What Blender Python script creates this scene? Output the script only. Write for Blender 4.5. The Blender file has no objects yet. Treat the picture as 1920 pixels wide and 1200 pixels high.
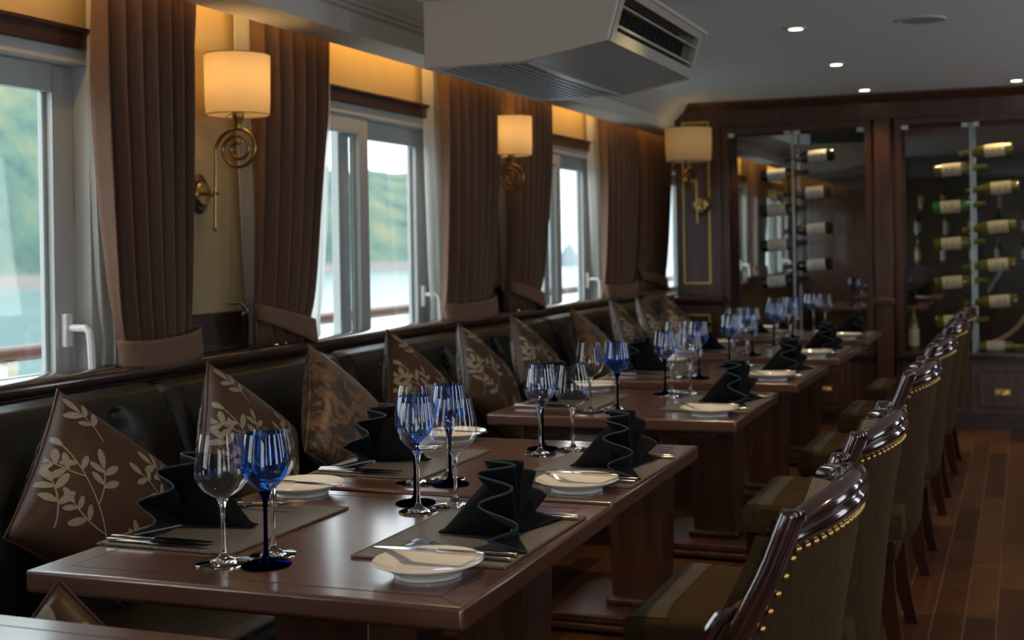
import bpy, bmesh, math, random
from mathutils import Vector, Matrix
random.seed(7)
D = bpy.data
SC = bpy.context.scene
COL = SC.collection
PI = math.pi
R = math.radians
# ------------------------------------------------------------------ materials
def mat(name):
    m = D.materials.new(name); m.use_nodes = True
    nt = m.node_tree; nt.nodes.clear()
    out = nt.nodes.new('ShaderNodeOutputMaterial')
    return m, nt, out
def N(nt, t, **kw):
    n = nt.nodes.new(t)
    for k, v in kw.items():
        if k in n.inputs: n.inputs[k].default_value = v
        else: setattr(n, k, v)
    return n
def rgba(c): return (c[0], c[1], c[2], 1)
def coords(nt, scale=(1, 1, 1), rot=(0, 0, 0), kind='Object'):
    tc = N(nt, 'ShaderNodeTexCoord'); mp = N(nt, 'ShaderNodeMapping')
    mp.inputs['Scale'].default_value = scale; mp.inputs['Rotation'].default_value = rot
    nt.links.new(tc.outputs[kind], mp.inputs['Vector'])
    return mp.outputs['Vector']
def pm(name, c1, c2=None, rough=.5, metal=0, coat=0, coat_rough=.05, sheen=0, spec=.5, scale=8, stretch=(1, 1, 1), detail=4,
       bump=0, bscale=60, bstretch=None, btype='noise', lo=.3, hi=.7, sheen_c=None, sheen_r=.4, kind='Object', rvar=0):
    m, nt, out = mat(name)
    b = N(nt, 'ShaderNodeBsdfPrincipled')
    b.inputs['Base Color'].default_value = rgba(c1); b.inputs['Roughness'].default_value = rough
    b.inputs['Metallic'].default_value = metal; b.inputs['Coat Weight'].default_value = coat
    b.inputs['Coat Roughness'].default_value = coat_rough
    b.inputs['Sheen Weight'].default_value = sheen; b.inputs['Sheen Roughness'].default_value = sheen_r
    if sheen_c: b.inputs['Sheen Tint'].default_value = rgba(sheen_c)
    b.inputs['Specular IOR Level'].default_value = spec
    if c2:
        v = coords(nt, stretch, kind=kind)
        n = N(nt, 'ShaderNodeTexNoise'); n.inputs['Scale'].default_value = scale; n.inputs['Detail'].default_value = detail
        nt.links.new(v, n.inputs['Vector'])
        r = N(nt, 'ShaderNodeValToRGB')
        r.color_ramp.elements[0].position = lo; r.color_ramp.elements[0].color = rgba(c1)
        r.color_ramp.elements[1].position = hi; r.color_ramp.elements[1].color = rgba(c2)
        nt.links.new(n.outputs['Fac'], r.inputs['Fac']); nt.links.new(r.outputs['Color'], b.inputs['Base Color'])
        if rvar:
            mr = N(nt, 'ShaderNodeMapRange'); mr.inputs['To Min'].default_value = rough - rvar; mr.inputs['To Max'].default_value = rough + rvar
            nt.links.new(n.outputs['Fac'], mr.inputs['Value']); nt.links.new(mr.outputs['Result'], b.inputs['Roughness'])
    if bump:
        v = coords(nt, bstretch or (1, 1, 1), kind=kind)
        t = N(nt, 'ShaderNodeTexVoronoi' if btype == 'voronoi' else 'ShaderNodeTexNoise'); t.inputs['Scale'].default_value = bscale
        nt.links.new(v, t.inputs['Vector'])
        bp = N(nt, 'ShaderNodeBump'); bp.inputs['Strength'].default_value = bump; bp.inputs['Distance'].default_value = .004
        nt.links.new(t.outputs['Distance' if btype == 'voronoi' else 'Fac'], bp.inputs['Height'])
        nt.links.new(bp.outputs['Normal'], b.inputs['Normal'])
    nt.links.new(b.outputs[0], out.inputs['Surface'])
    return m
def emis(name, c, s):
    m, nt, out = mat(name)
    e = N(nt, 'ShaderNodeEmission'); e.inputs['Color'].default_value = rgba(c); e.inputs['Strength'].default_value = s
    nt.links.new(e.outputs[0], out.inputs['Surface']); return m
def thin_glass(name, c=(1, 1, 1), ior=1.45, boost=1.0, rough=0.0):
    m, nt, out = mat(name)
    t = N(nt, 'ShaderNodeBsdfTransparent'); t.inputs['Color'].default_value = rgba(c)
    g = N(nt, 'ShaderNodeBsdfGlossy'); g.inputs['Roughness'].default_value = rough; g.inputs['Color'].default_value = (1, 1, 1, 1)
    f = N(nt, 'ShaderNodeFresnel'); ge = N(nt, 'ShaderNodeNewGeometry')
    ir = N(nt, 'ShaderNodeMapRange'); ir.inputs['To Min'].default_value = ior; ir.inputs['To Max'].default_value = 1 / ior   # same reflectance from both sides of a thin wall
    nt.links.new(ge.outputs['Backfacing'], ir.inputs['Value']); nt.links.new(ir.outputs['Result'], f.inputs['IOR'])
    mm = N(nt, 'ShaderNodeMath', operation='MULTIPLY'); mm.inputs[1].default_value = boost; mm.use_clamp = True
    nt.links.new(f.outputs[0], mm.inputs[0])
    x = N(nt, 'ShaderNodeMixShader'); nt.links.new(mm.outputs[0], x.inputs[0])
    nt.links.new(t.outputs[0], x.inputs[1]); nt.links.new(g.outputs[0], x.inputs[2]); nt.links.new(x.outputs[0], out.inputs['Surface'])
    return m
def solid_glass(name, c=(1, 1, 1), ior=1.5):
    m, nt, out = mat(name)
    g = N(nt, 'ShaderNodeBsdfGlass'); g.inputs['Color'].default_value = rgba(c); g.inputs['IOR'].default_value = ior; g.inputs['Roughness'].default_value = 0
    nt.links.new(g.outputs[0], out.inputs['Surface']); return m
def translucent(name, c, tc, trans=.5, transp=0.0):
    m, nt, out = mat(name)
    d = N(nt, 'ShaderNodeBsdfDiffuse'); d.inputs['Color'].default_value = rgba(c)
    t = N(nt, 'ShaderNodeBsdfTranslucent'); t.inputs['Color'].default_value = rgba(tc)
    x = N(nt, 'ShaderNodeMixShader'); x.inputs[0].default_value = trans
    nt.links.new(d.outputs[0], x.inputs[1]); nt.links.new(t.outputs[0], x.inputs[2]); last = x
    if transp:
        p = N(nt, 'ShaderNodeBsdfTransparent'); y = N(nt, 'ShaderNodeMixShader'); y.inputs[0].default_value = transp
        nt.links.new(x.outputs[0], y.inputs[1]); nt.links.new(p.outputs[0], y.inputs[2]); last = y
    nt.links.new(last.outputs[0], out.inputs['Surface']); return m
def floor_mat():
    m, nt, out = mat('plank_floor')
    b = N(nt, 'ShaderNodeBsdfPrincipled'); v = coords(nt, (1, 1, 1), (0, 0, PI / 2))
    br = N(nt, 'ShaderNodeTexBrick'); nt.links.new(v, br.inputs['Vector'])
    br.inputs['Scale'].default_value = 1; br.inputs['Brick Width'].default_value = .66; br.inputs['Row Height'].default_value = .098
    br.inputs['Mortar Size'].default_value = .0035; br.inputs['Mortar Smooth'].default_value = .3
    br.inputs['Color1'].default_value = (.060, .022, .009, 1); br.inputs['Color2'].default_value = (.165, .075, .030, 1); br.inputs['Mortar'].default_value = (.17, .11, .065, 1)
    br.offset = .42; br.inputs['Bias'].default_value = -.1
    v2 = coords(nt, (9, .9, 1)); n = N(nt, 'ShaderNodeTexNoise'); n.inputs['Scale'].default_value = 2.2; n.inputs['Detail'].default_value = 5
    nt.links.new(v2, n.inputs['Vector'])
    mx = N(nt, 'ShaderNodeMix', data_type='RGBA', blend_type='MULTIPLY'); mx.inputs[0].default_value = .75
    r = N(nt, 'ShaderNodeValToRGB'); r.color_ramp.elements[0].color = (.35, .32, .3, 1); r.color_ramp.elements[1].color = (1.25, 1.15, 1.05, 1)
    nt.links.new(n.outputs['Fac'], r.inputs['Fac']); nt.links.new(br.outputs['Color'], mx.inputs[6]); nt.links.new(r.outputs['Color'], mx.inputs[7])
    nt.links.new(mx.outputs[2], b.inputs['Base Color']); b.inputs['Roughness'].default_value = .3
    bp = N(nt, 'ShaderNodeBump'); bp.inputs['Strength'].default_value = .25; bp.inputs['Distance'].default_value = .003; bp.invert = True
    nt.links.new(br.outputs['Fac'], bp.inputs['Height']); nt.links.new(bp.outputs['Normal'], b.inputs['Normal'])
    nt.links.new(b.outputs[0], out.inputs['Surface']); return m
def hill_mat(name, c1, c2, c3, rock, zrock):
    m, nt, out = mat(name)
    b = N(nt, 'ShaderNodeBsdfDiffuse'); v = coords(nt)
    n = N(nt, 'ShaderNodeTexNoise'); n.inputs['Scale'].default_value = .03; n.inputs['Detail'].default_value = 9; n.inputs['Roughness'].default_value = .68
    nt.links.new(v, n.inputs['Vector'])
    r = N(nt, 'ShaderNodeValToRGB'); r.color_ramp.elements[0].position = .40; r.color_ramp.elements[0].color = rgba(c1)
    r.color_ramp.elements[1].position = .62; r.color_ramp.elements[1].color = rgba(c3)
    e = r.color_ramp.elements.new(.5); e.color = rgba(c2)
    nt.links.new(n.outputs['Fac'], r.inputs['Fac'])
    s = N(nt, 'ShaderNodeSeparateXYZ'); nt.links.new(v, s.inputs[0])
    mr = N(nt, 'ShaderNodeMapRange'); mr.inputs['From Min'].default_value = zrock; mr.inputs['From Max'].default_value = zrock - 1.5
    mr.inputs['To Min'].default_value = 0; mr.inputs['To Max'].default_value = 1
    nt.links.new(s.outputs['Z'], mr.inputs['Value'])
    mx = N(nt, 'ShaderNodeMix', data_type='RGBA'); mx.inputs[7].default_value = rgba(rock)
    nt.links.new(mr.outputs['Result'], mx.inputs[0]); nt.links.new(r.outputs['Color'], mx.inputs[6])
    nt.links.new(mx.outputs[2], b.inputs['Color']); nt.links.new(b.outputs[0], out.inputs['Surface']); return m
def brocade_mat():
    m, nt, out = mat('gold_brocade')
    b = N(nt, 'ShaderNodeBsdfPrincipled'); v = coords(nt)
    w = N(nt, 'ShaderNodeTexNoise'); w.inputs['Scale'].default_value = 14; w.inputs['Detail'].default_value = 2; w.inputs['Distortion'].default_value = 2.2
    nt.links.new(v, w.inputs['Vector'])
    r = N(nt, 'ShaderNodeValToRGB'); r.color_ramp.elements[0].position = .46; r.color_ramp.elements[0].color = (.030, .016, .009, 1)
    r.color_ramp.elements[1].position = .52; r.color_ramp.elements[1].color = (.17, .092, .036, 1)
    nt.links.new(w.outputs['Fac'], r.inputs['Fac'])
    v2 = coords(nt, (25, 160, 160)); n = N(nt, 'ShaderNodeTexNoise'); n.inputs['Scale'].default_value = 1.5; nt.links.new(v2, n.inputs['Vector'])
    mx = N(nt, 'ShaderNodeMix', data_type='RGBA', blend_type='MULTIPLY'); mx.inputs[0].default_value = .8
    r2 = N(nt, 'ShaderNodeValToRGB'); r2.color_ramp.elements[0].position = .35; r2.color_ramp.elements[1].position = .65
    r2.color_ramp.elements[0].color = (.35, .33, .3, 1); r2.color_ramp.elements[1].color = (1.4, 1.3, 1.2, 1)
    nt.links.new(n.outputs['Fac'], r2.inputs['Fac']); nt.links.new(r.outputs['Color'], mx.inputs[6]); nt.links.new(r2.outputs['Color'], mx.inputs[7])
    nt.links.new(mx.outputs[2], b.inputs['Base Color']); b.inputs['Roughness'].default_value = .45
    b.inputs['Sheen Weight'].default_value = .3
    nt.links.new(b.outputs[0], out.inputs['Surface']); return m
M = {}
M['cream'] = pm('cream_wall', (.44, .335, .175), (.40, .30, .15), rough=.8, scale=3, bump=.15, bscale=90)
M['ceiling'] = pm('ceiling_paint', (.86, .88, .89), rough=.85)
M['beam'] = pm('beam_paint', (.68, .66, .61), rough=.7)
M['floor'] = floor_mat()
M['dark'] = pm('dark_stained_wood', (.024, .011, .007), (.045, .019, .011), rough=.32, coat=.3, coat_rough=.15, scale=3, stretch=(14, 1, 14), detail=6)
M['ledge'] = pm('polished_ledge', (.024, .011, .007), (.045, .019, .011), rough=.16, coat=1, coat_rough=.08, scale=3, stretch=(14, 1, 14), detail=6)
M['cab'] = pm('cabinet_mahogany', (.044, .016, .008), (.092, .035, .017), rough=.35, coat=.25, coat_rough=.2, scale=3, stretch=(12, 12, 1), detail=6)
M['top'] = pm('table_mahogany', (.066, .022, .010), (.118, .042, .018), rough=.36, spec=.8, coat=1.0, coat_rough=.16, scale=2.4, stretch=(1, 22, 22), detail=7)
M['ped'] = pm('pedestal_mahogany', (.040, .013, .006), (.085, .030, .013), rough=.35, coat=.25, coat_rough=.2, scale=2.4, stretch=(14, 14, 1), detail=6)
M['inlay'] = pm('ebony_inlay', (.006, .004, .004), rough=.4)
M['lacquer'] = pm('lacquered_wood', (.016, .005, .004), (.040, .011, .007), rough=.12, coat=1, coat_rough=.03, scale=5, stretch=(3, 10, 2))
M['leg'] = pm('chair_leg_wood', (.020, .007, .005), rough=.2, coat=.5)
M['leather'] = pm('black_olive_leather', (.011, .011, .008), (.017, .016, .011), rough=.36, spec=.4, scale=4, bump=.12, bscale=260)
M['velvet'] = pm('brown_olive_chenille', (.034, .020, .008), (.060, .037, .014), rough=.9, spec=.15, sheen=.04, sheen_c=(.7, .58, .36), scale=30, stretch=(1, 9, 1), bump=.3, bscale=260, bstretch=(1, 3, 1))
M['velvet_band'] = pm('plain_brown_band', (.045, .034, .023), rough=.8, sheen=.25, sheen_c=(.6, .5, .4), bump=.2, bscale=300)
M['chenille_in'] = pm('back_lining', (.12, .09, .07), (.17, .13, .10), rough=.8, scale=40, bump=.4, bscale=160)
M['brass'] = pm('brass', (.62, .40, .13), rough=.28, metal=1)
M['brass_old'] = pm('antique_brass', (.36, .23, .075), (.44, .29, .10), rough=.34, metal=1, scale=20)
M['curtain'] = pm('brown_curtain', (.150, .080, .050), (.175, .097, .062), rough=.85, sheen=.25, sheen_c=(.8, .62, .5), scale=60, bump=.25, bscale=500)
M['sheer'] = translucent('white_sheer', (.80, .80, .76), (.80, .81, .78), .5, .12)
M['pvc'] = pm('window_pvc', (.46, .485, .475), rough=.35)
M['pane'] = thin_glass('window_glass', (.97, .985, .98), 1.3)
M['black'] = pm('black_plastic', (.01, .01, .01), rough=.5)
M['shade'] = translucent('lamp_linen', (.74, .60, .38), (.84, .68, .40), .55)
M['shade_rim'] = pm('shade_trim', (.30, .22, .12), rough=.8)
M['bulb'] = emis('bulb_glow', (1, .66, .30), 2.5)
M['cushion'] = pm('brown_silk', (.046, .022, .012), (.066, .034, .019), rough=.46, sheen=.06, spec=.3, sheen_c=(.9, .75, .65), scale=40, stretch=(3, 30, 3), bump=.2, bscale=220, bstretch=(1, 8, 1))
M['thread'] = pm('pale_embroidery', (.22, .185, .125), (.33, .29, .22), rough=.42, scale=320, bump=.3, bscale=500)
M['brocade'] = brocade_mat()
M['napkin'] = pm('black_napkin', (.0030, .0040, .0048), rough=.85, spec=.12, sheen=.05, sheen_c=(.5, .65, .8), bump=.12, bscale=700)
M['hem'] = pm('lit_napkin_hem', (.018, .027, .033), rough=.7)  # paler blue than the cloth: window light on the edges put into the colour
M['mat'] = pm('placemat_leather', (.115, .112, .110), rough=.36, spec=.8, bump=.55, bscale=240, btype='voronoi', bstretch=(1, 1.7, 1))
M['mat_edge'] = pm('placemat_edge', (.16, .09, .05), rough=.5)
M['china'] = pm('cream_china', (.88, .85, .78), rough=.12, coat=.4)
M['steel'] = pm('cutlery_steel', (.62, .60, .57), rough=.16, metal=1)
M['glass'] = thin_glass('clear_crystal', (.985, .99, .995), 1.5, 1.25)
M['blue'] = thin_glass('blue_crystal', (.14, .42, .94), 1.5, 1.6)
M['glass_s'] = solid_glass('clear_stem', (1, 1, 1))
M['blue_s'] = solid_glass('cobalt_stem', (.015, .015, .22))
M['acpanel'] = pm('ac_panel', (.64, .57, .48), rough=.5)
M['acmetal'] = pm('ac_grey_metal', (.66, .68, .70), rough=.32, metal=.35)
M['acdark'] = pm('ac_dark', (.02, .02, .02), rough=.6)
M['actrim'] = pm('ac_outlet_frame', (.42, .40, .34), rough=.5)
M['white'] = pm('white_enamel', (.75, .75, .73), rough=.4)
M['lens'] = emis('downlight_lens', (1, .80, .48), 3.5)
M['red_wine'] = pm('dark_wine_bottle', (.006, .007, .006), rough=.08, coat=.5)
M['white_wine'] = pm('green_gold_bottle', (.10, .095, .012), (.16, .15, .02), rough=.08, coat=.5, scale=6)
M['green_glass'] = pm('bright_green_bottle', (.02, .16, .035), rough=.1, coat=.5)
M['label'] = pm('paper_label', (.62, .60, .54), (.55, .53, .47), rough=.7, scale=30)
M['label2'] = pm('cream_paper_label', (.66, .58, .40), (.58, .50, .33), rough=.7, scale=30)
M['capsule_r'] = pm('red_capsule', (.25, .02, .025), rough=.35, metal=.3)
M['capsule_k'] = pm('dark_capsule', (.03, .012, .016), rough=.35, metal=.3)
M['print'] = pm('label_print', (.42, .06, .05), rough=.7)
M['gold'] = pm('gold_inlay', (.62, .45, .10), rough=.35, metal=.55)
M['cabglass'] = thin_glass('cabinet_glass', (.955, .97, .965), 1.3)
M['edge'] = pm('glass_edge_strip', (.50, .56, .58), rough=.2, metal=.6)
M['chrome'] = pm('chrome', (.7, .7, .7), rough=.2, metal=1)
M['counter'] = pm('black_stone', (.02, .02, .02), rough=.15)
M['rail'] = pm('brown_deck_rail', (.12, .055, .045), rough=.4)
M['sea'] = pm('sea_water', (.085, .15, .155), (.13, .205, .21), rough=.22, scale=.03, bump=.35, bscale=.8, spec=.5)
M['hill'] = hill_mat('wooded_hill', (.034, .078, .070), (.072, .130, .092), (.16, .175, .095), (.20, .18, .16), -3.5)
M['far'] = hill_mat('hazed_far_mountain', (.48, .60, .64), (.52, .64, .67), (.55, .66, .68), (.5, .6, .62), -30)  # pale blue base colours carry the distance haze
M['rock'] = pm('sea_rock', (.25, .32, .34), rough=.9)
M['orange'] = pm('orange_buoy', (.75, .20, .08), rough=.5)
M['tan'] = pm('tan_arc_band', (.30, .20, .11), rough=.4)
# ------------------------------------------------------------------ mesh helpers
class MB:
    def __init__(s): s.v = []; s.f = []; s.m = []
    def add(s, vs, fs, mi=0):
        o = len(s.v); s.v += [tuple(p) for p in vs]; s.f += [tuple(i + o for i in f) for f in fs]; s.m += [mi] * len(fs); return s
    def box(s, x0, x1, y0, y1, z0, z1, mi=0):
        return s.add([(x, y, z) for x in (x0, x1) for y in (y0, y1) for z in (z0, z1)],
                     [(0, 1, 3, 2), (4, 6, 7, 5), (0, 4, 5, 1), (2, 3, 7, 6), (0, 2, 6, 4), (1, 5, 7, 3)], mi)
    def frustum(s, c, z0, z1, a, b, mi=0):   # a, b = half sizes (x, y) at bottom and top
        vs = [(c[0] + sx * h[0], c[1] + sy * h[1], z) for z, h in ((z0, a), (z1, b)) for sx, sy in ((-1, -1), (1, -1), (1, 1), (-1, 1))]
        return s.add(vs, [(3, 2, 1, 0), (4, 5, 6, 7)] + [(i, (i + 1) % 4, 4 + (i + 1) % 4, 4 + i) for i in range(4)], mi)
    def lathe(s, prof, seg=32, c=(0, 0, 0), axis='z', mi=0):
        vs = []
        for r, h in prof:
            for k in range(seg):
                a = 2 * PI * k / seg; p = (r * math.cos(a), r * math.sin(a), h)
                if axis == 'x': p = (h, p[0], p[1])
                if axis == 'y': p = (p[0], h, p[1])
                vs.append((p[0] + c[0], p[1] + c[1], p[2] + c[2]))
        fs = [(i * seg + k, i * seg + (k + 1) % seg, (i + 1) * seg + (k + 1) % seg, (i + 1) * seg + k) for i in range(len(prof) - 1) for k in range(seg)]
        n = len(prof) - 1
        if prof[0][0] > 1e-5: fs.append(tuple(range(seg))[::-1])
        if prof[-1][0] > 1e-5: fs.append(tuple(n * seg + k for k in range(seg)))
        return s.add(vs, fs, mi)
    def shell(s, prof, seg=40, c=(0, 0, 0), mi=0):   # open lathe
        k0 = len(s.f); s.lathe([(max(r, 1e-6), h) for r, h in prof], seg, c, 'z', mi)
        keep = [i for i in range(len(s.f)) if i < k0 or len(s.f[i]) == 4]
        s.f = [s.f[i] for i in keep]; s.m = [s.m[i] for i in keep]; return s
    def tube(s, path, rad, seg=10, mi=0, flat=None, caps=True):
        P = [Vector(p) for p in path]; n = len(P)
        rr = rad if isinstance(rad, (list, tuple)) else [rad] * n
        T = [(P[min(i + 1, n - 1)] - P[max(i - 1, 0)]).normalized() for i in range(n)]
        u = T[0].cross(Vector((0, 0, 1)))
        if u.length < .05: u = T[0].cross(Vector((1, 0, 0)))
        u.normalize(); vs = []
        for i in range(n):
            u = (u - T[i] * u.dot(T[i])).normalized(); w = T[i].cross(u)
            for k in range(seg):
                a = 2 * PI * k / seg; fx, fy = (1, 1) if not flat else flat
                vs.append(P[i] + (u * math.cos(a) * fx + w * math.sin(a) * fy) * rr[i])
        fs = [(i * seg + k, i * seg + (k + 1) % seg, (i + 1) * seg + (k + 1) % seg, (i + 1) * seg + k) for i in range(n - 1) for k in range(seg)]
        if caps: fs += [tuple(range(seg))[::-1], tuple((n - 1) * seg + k for k in range(seg))]
        return s.add(vs, fs, mi)
    def grid(s, fn, nu, nv, mi=0, wrap=False):
        vs = [fn(i / nu, j / nv) for i in range(nu + 1) for j in range(nv + 1)]
        fs = [(i * (nv + 1) + j, (i + 1) * (nv + 1) + j, (i + 1) * (nv + 1) + j + 1, i * (nv + 1) + j + 1) for i in range(nu) for j in range(nv)]
        return s.add(vs, fs, mi)
    def sweep(s, prof, y0, y1, mi=0):  # closed (x,z) profile along y
        n = len(prof); vs = [(x, y, z) for y in (y0, y1) for x, z in prof]
        return s.add(vs, [(i, (i + 1) % n, n + (i + 1) % n, n + i) for i in range(n)] + [tuple(range(n))[::-1], tuple(range(n, 2 * n))], mi)
    def sweepx(s, prof, x0, x1, mi=0):  # closed (y,z) profile along x
        n = len(prof); vs = [(x, y, z) for x in (x0, x1) for y, z in prof]
        return s.add(vs, [(i, (i + 1) % n, n + (i + 1) % n, n + i) for i in range(n)] + [tuple(range(n))[::-1], tuple(range(n, 2 * n))], mi)
    def sphere(s, c, r, seg=12, rings=8, sc=(1, 1, 1), mi=0):
        vs = []
        for i in range(rings + 1):
            t = PI * i / rings
            for k in range(seg):
                a = 2 * PI * k / seg
                vs.append((c[0] + r * sc[0] * math.sin(t) * math.cos(a), c[1] + r * sc[1] * math.sin(t) * math.sin(a), c[2] + r * sc[2] * math.cos(t)))
        return s.add(vs, [(i * seg + k, (i + 1) * seg + k, (i + 1) * seg + (k + 1) % seg, i * seg + (k + 1) % seg) for i in range(rings) for k in range(seg)], mi)
def obj(name, mb, mats, parent=None, loc=(0, 0, 0), rz=0, smooth=True, bevel=0, solid=0, sub=0, seg=2, merge=False, ang=35):
    me = D.meshes.new(name); me.from_pydata(mb.v, [], mb.f)
    if not isinstance(mats, (list, tuple)): mats = [mats]
    for m in mats: me.materials.append(m)
    me.polygons.foreach_set('material_index', mb.m)
    bm = bmesh.new(); bm.from_mesh(me)
    bmesh.ops.remove_doubles(bm, verts=bm.verts, dist=1e-5 if not merge else merge)
    bmesh.ops.recalc_face_normals(bm, faces=bm.faces)
    bm.to_mesh(me); bm.free()
    if smooth:
        me.polygons.foreach_set('use_smooth', [True] * len(me.polygons))
        try: me.set_sharp_from_angle(angle=R(ang))
        except Exception: pass
    me.update()
    o = D.objects.new(name, me); COL.objects.link(o); o.location = loc; o.rotation_euler = (0, 0, rz)
    if parent: o.parent = parent
    if solid: md = o.modifiers.new('solid', 'SOLIDIFY'); md.thickness = solid; md.offset = 0
    if bevel: md = o.modifiers.new('bev', 'BEVEL'); md.width = bevel; md.segments = seg; md.limit_method = 'ANGLE'; md.angle_limit = R(40)
    if sub: md = o.modifiers.new('sub', 'SUBSURF'); md.levels = sub; md.render_levels = sub
    return o
def tag(o, label=None, cat=None, group=None, kind=None):
    if label: o['label'] = label
    if cat: o['category'] = cat
    if group: o['group'] = group
    if kind: o['kind'] = kind
    return o
def thing(name, label, cat, loc=(0, 0, 0), rz=0, group=None):
    o = D.objects.new(name, None); COL.objects.link(o); o.location = loc; o.rotation_euler = (0, 0, rz); o.empty_display_size = .05
    return tag(o, label, cat, group)
def dup(root, loc=None, rz=None, label=None, group=None, parent=None):
    r = root.copy(); COL.objects.link(r)
    if parent: r.parent = parent
    if loc is not None: r.location = loc
    if rz is not None: r.rotation_euler = (0, 0, rz)
    if label: r['label'] = label
    if group: r['group'] = group
    for ch in list(root.children): dup(ch, parent=r)
    return r
def struct(name, mb, mats, parent=None, **kw):
    o = obj(name, mb, mats, parent, **kw)
    if not parent: o['kind'] = 'structure'
    return o
class Proto:   # first call places the prototype itself, later calls copy it
    def __init__(s, root): s.root = root; s.used = False
    def put(s, loc, rz, label, group=None):
        if not s.used:
            s.used = True; s.root.location = loc; s.root.rotation_euler = (0, 0, rz); s.root['label'] = label
            if group: s.root['group'] = group
            return s.root
        return dup(s.root, loc, rz, label, group)
# ------------------------------------------------------------------ key dimensions
CEIL = 2.20; XW = -2.64; XF = -2.62; LEDGE = .893; YC = 8.40; YEND = 15.0; Y0 = -3.2; XR = 2.1
WINS = [(-3.15, -1.65), (-.80, .70), (1.56, 3.05), (3.90, 5.38), (6.25, 7.74), (8.60, 10.08), (10.95, 12.43), (13.30, 14.78)]
# ------------------------------------------------------------------ shell
struct('floor', MB().box(-2.9, XR + .1, Y0 - .1, YEND + .1, -.06, 0), M['floor'])
struct('ceiling', MB().box(-2.9, XR + .1, Y0 - .1, YEND + .1, CEIL, CEIL + .06), M['ceiling'])
wl = MB().box(-2.72, XW, Y0, YEND, 0, .80).box(-2.72, XW, Y0, YEND, 1.84, CEIL)
edges = [Y0] + [e for w in WINS for e in w] + [YEND]
for i in range(0, len(edges), 2):
    if edges[i + 1] > edges[i]: wl.box(-2.72, XW, edges[i], edges[i + 1], .80, 1.84)
struct('wall_left', wl, M['cream'])
# unseen side: window gaps added for fill daylight; opening behind camera shaped for it
wr = MB().box(XR, XR + .1, Y0, YEND, 0, .75).box(XR, XR + .1, Y0, YEND, 2.0, CEIL)
RW = [-3.2, -1.5, .4, 2.3, 4.2, 6.1, 8.0]
for y in RW: wr.box(XR, XR + .1, y, y + 1.30, .75, 2.0)
wr.box(XR, XR + .1, 8.3, YEND, .75, 2.0)
struct('wall_right', wr, M['cab'])
struct('wall_back', MB().box(-2.84, .35, Y0 - .1, Y0, 0, CEIL).box(1.95, XR, Y0 - .1, Y0, 0, CEIL).box(.35, 1.95, Y0 - .1, Y0, 2.05, CEIL).box(.35, 1.95, Y0 - .1, Y0, 0, .25), M['cream'])
struct('wall_front', MB().box(-2.84, XR, YEND, YEND + .1, 0, CEIL), M['cab'])
# wood panel trim between windows (wainscot and casing)
tr = MB()
for i in range(0, len(edges), 2):
    a, b = edges[i], edges[i + 1]
    if b - a < .05: continue
    tr.box(XW, XW + .018, a, b, .895, 1.02)
    if a > Y0: tr.box(XW, XW + .015, a, a + .045, 1.02, 1.80)
    if b < YEND: tr.box(XW, XW + .015, b - .045, b, 1.02, 1.80)
struct('trim_1', tr, M['dark'], bevel=.003)
# dropped beam with crown moulding on the room side
bm_ = MB().sweep([(-2.447, 2.015), (-2.27, 2.015), (-2.27, 2.092), (-2.252, 2.098), (-2.252, 2.108), (-2.236, 2.114), (-2.236, 2.122), (-2.20, 2.150),
                  (-2.175, 2.180), (-2.165, 2.186), (-2.165, CEIL), (-2.447, CEIL)], Y0, YEND)
struct('trim_2', bm_, M['beam'], ang=25)
# ------------------------------------------------------------------ windows
for i, (a, b) in enumerate(WINS):
    p = MB(); x0, x1 = -2.73, XF
    p.box(x0, x1, a, a + .05, .80, 1.84).box(x0, x1, b - .05, b, .80, 1.84).box(x0, x1, a + .05, b - .05, 1.79, 1.84).box(x0, x1, a + .05, b - .05, .80, .835)
    w = struct('window_%d' % (i + 1), p, M['pvc'], bevel=.004)
    pe = MB().box(XW, XW + .035, a - .02, b + .02, 1.835, 1.897).box(XW, XW + .045, a - .02, b + .02, 1.885, 1.900)
    obj('pelmet', pe, M['dark'], w, bevel=.003)
    mid = (a + b) / 2
    def sash(y0, y1, xa, xb, zt, st, top):
        s = MB().box(xa, xb, y0, y0 + st, .835, zt).box(xa, xb, y1 - st, y1, .835, zt).box(xa, xb, y0 + st, y1 - st, zt - top, zt).box(xa, xb, y0 + st, y1 - st, .835, .885)
        s.box(xa - .006, xa + .012, y0 + st, y0 + st + .014, .885, zt - top).box(xa - .006, xa + .012, y1 - st - .014, y1 - st, .885, zt - top)
        o = obj('sash', s, M['pvc'], w, bevel=.003)
        obj('pane', MB().box(xa + .012, xa + .016, y0 + st - .01, y1 - st + .01, .875, zt - top + .01), M['pane'], o, smooth=False)
        return o
    sash(a + .05, mid + .065, -2.665, -2.628, 1.79, .075, .072)
    s2 = sash(mid - .10, b - .05, -2.715, -2.678, 1.79, .085, .080)
    h = MB().box(-2.678, -2.655, b - .118, b - .088, .955, 1.055)
    ho = obj('window_handle', h, M['white'], s2, bevel=.005)
    lv = MB().tube([(-2.66, b - .10, 1.012), (-2.60, b - .10, 1.012), (-2.588, b - .098, 1.0), (-2.585, b - .096, .96), (-2.583, b - .094, .885)], .011, 8)
    obj('lever', lv, M['white'], ho)
    obj('bumper', MB().box(-2.625, -2.600, b - .05, b - .005, 1.715, 1.745), M['black'], w)
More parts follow.
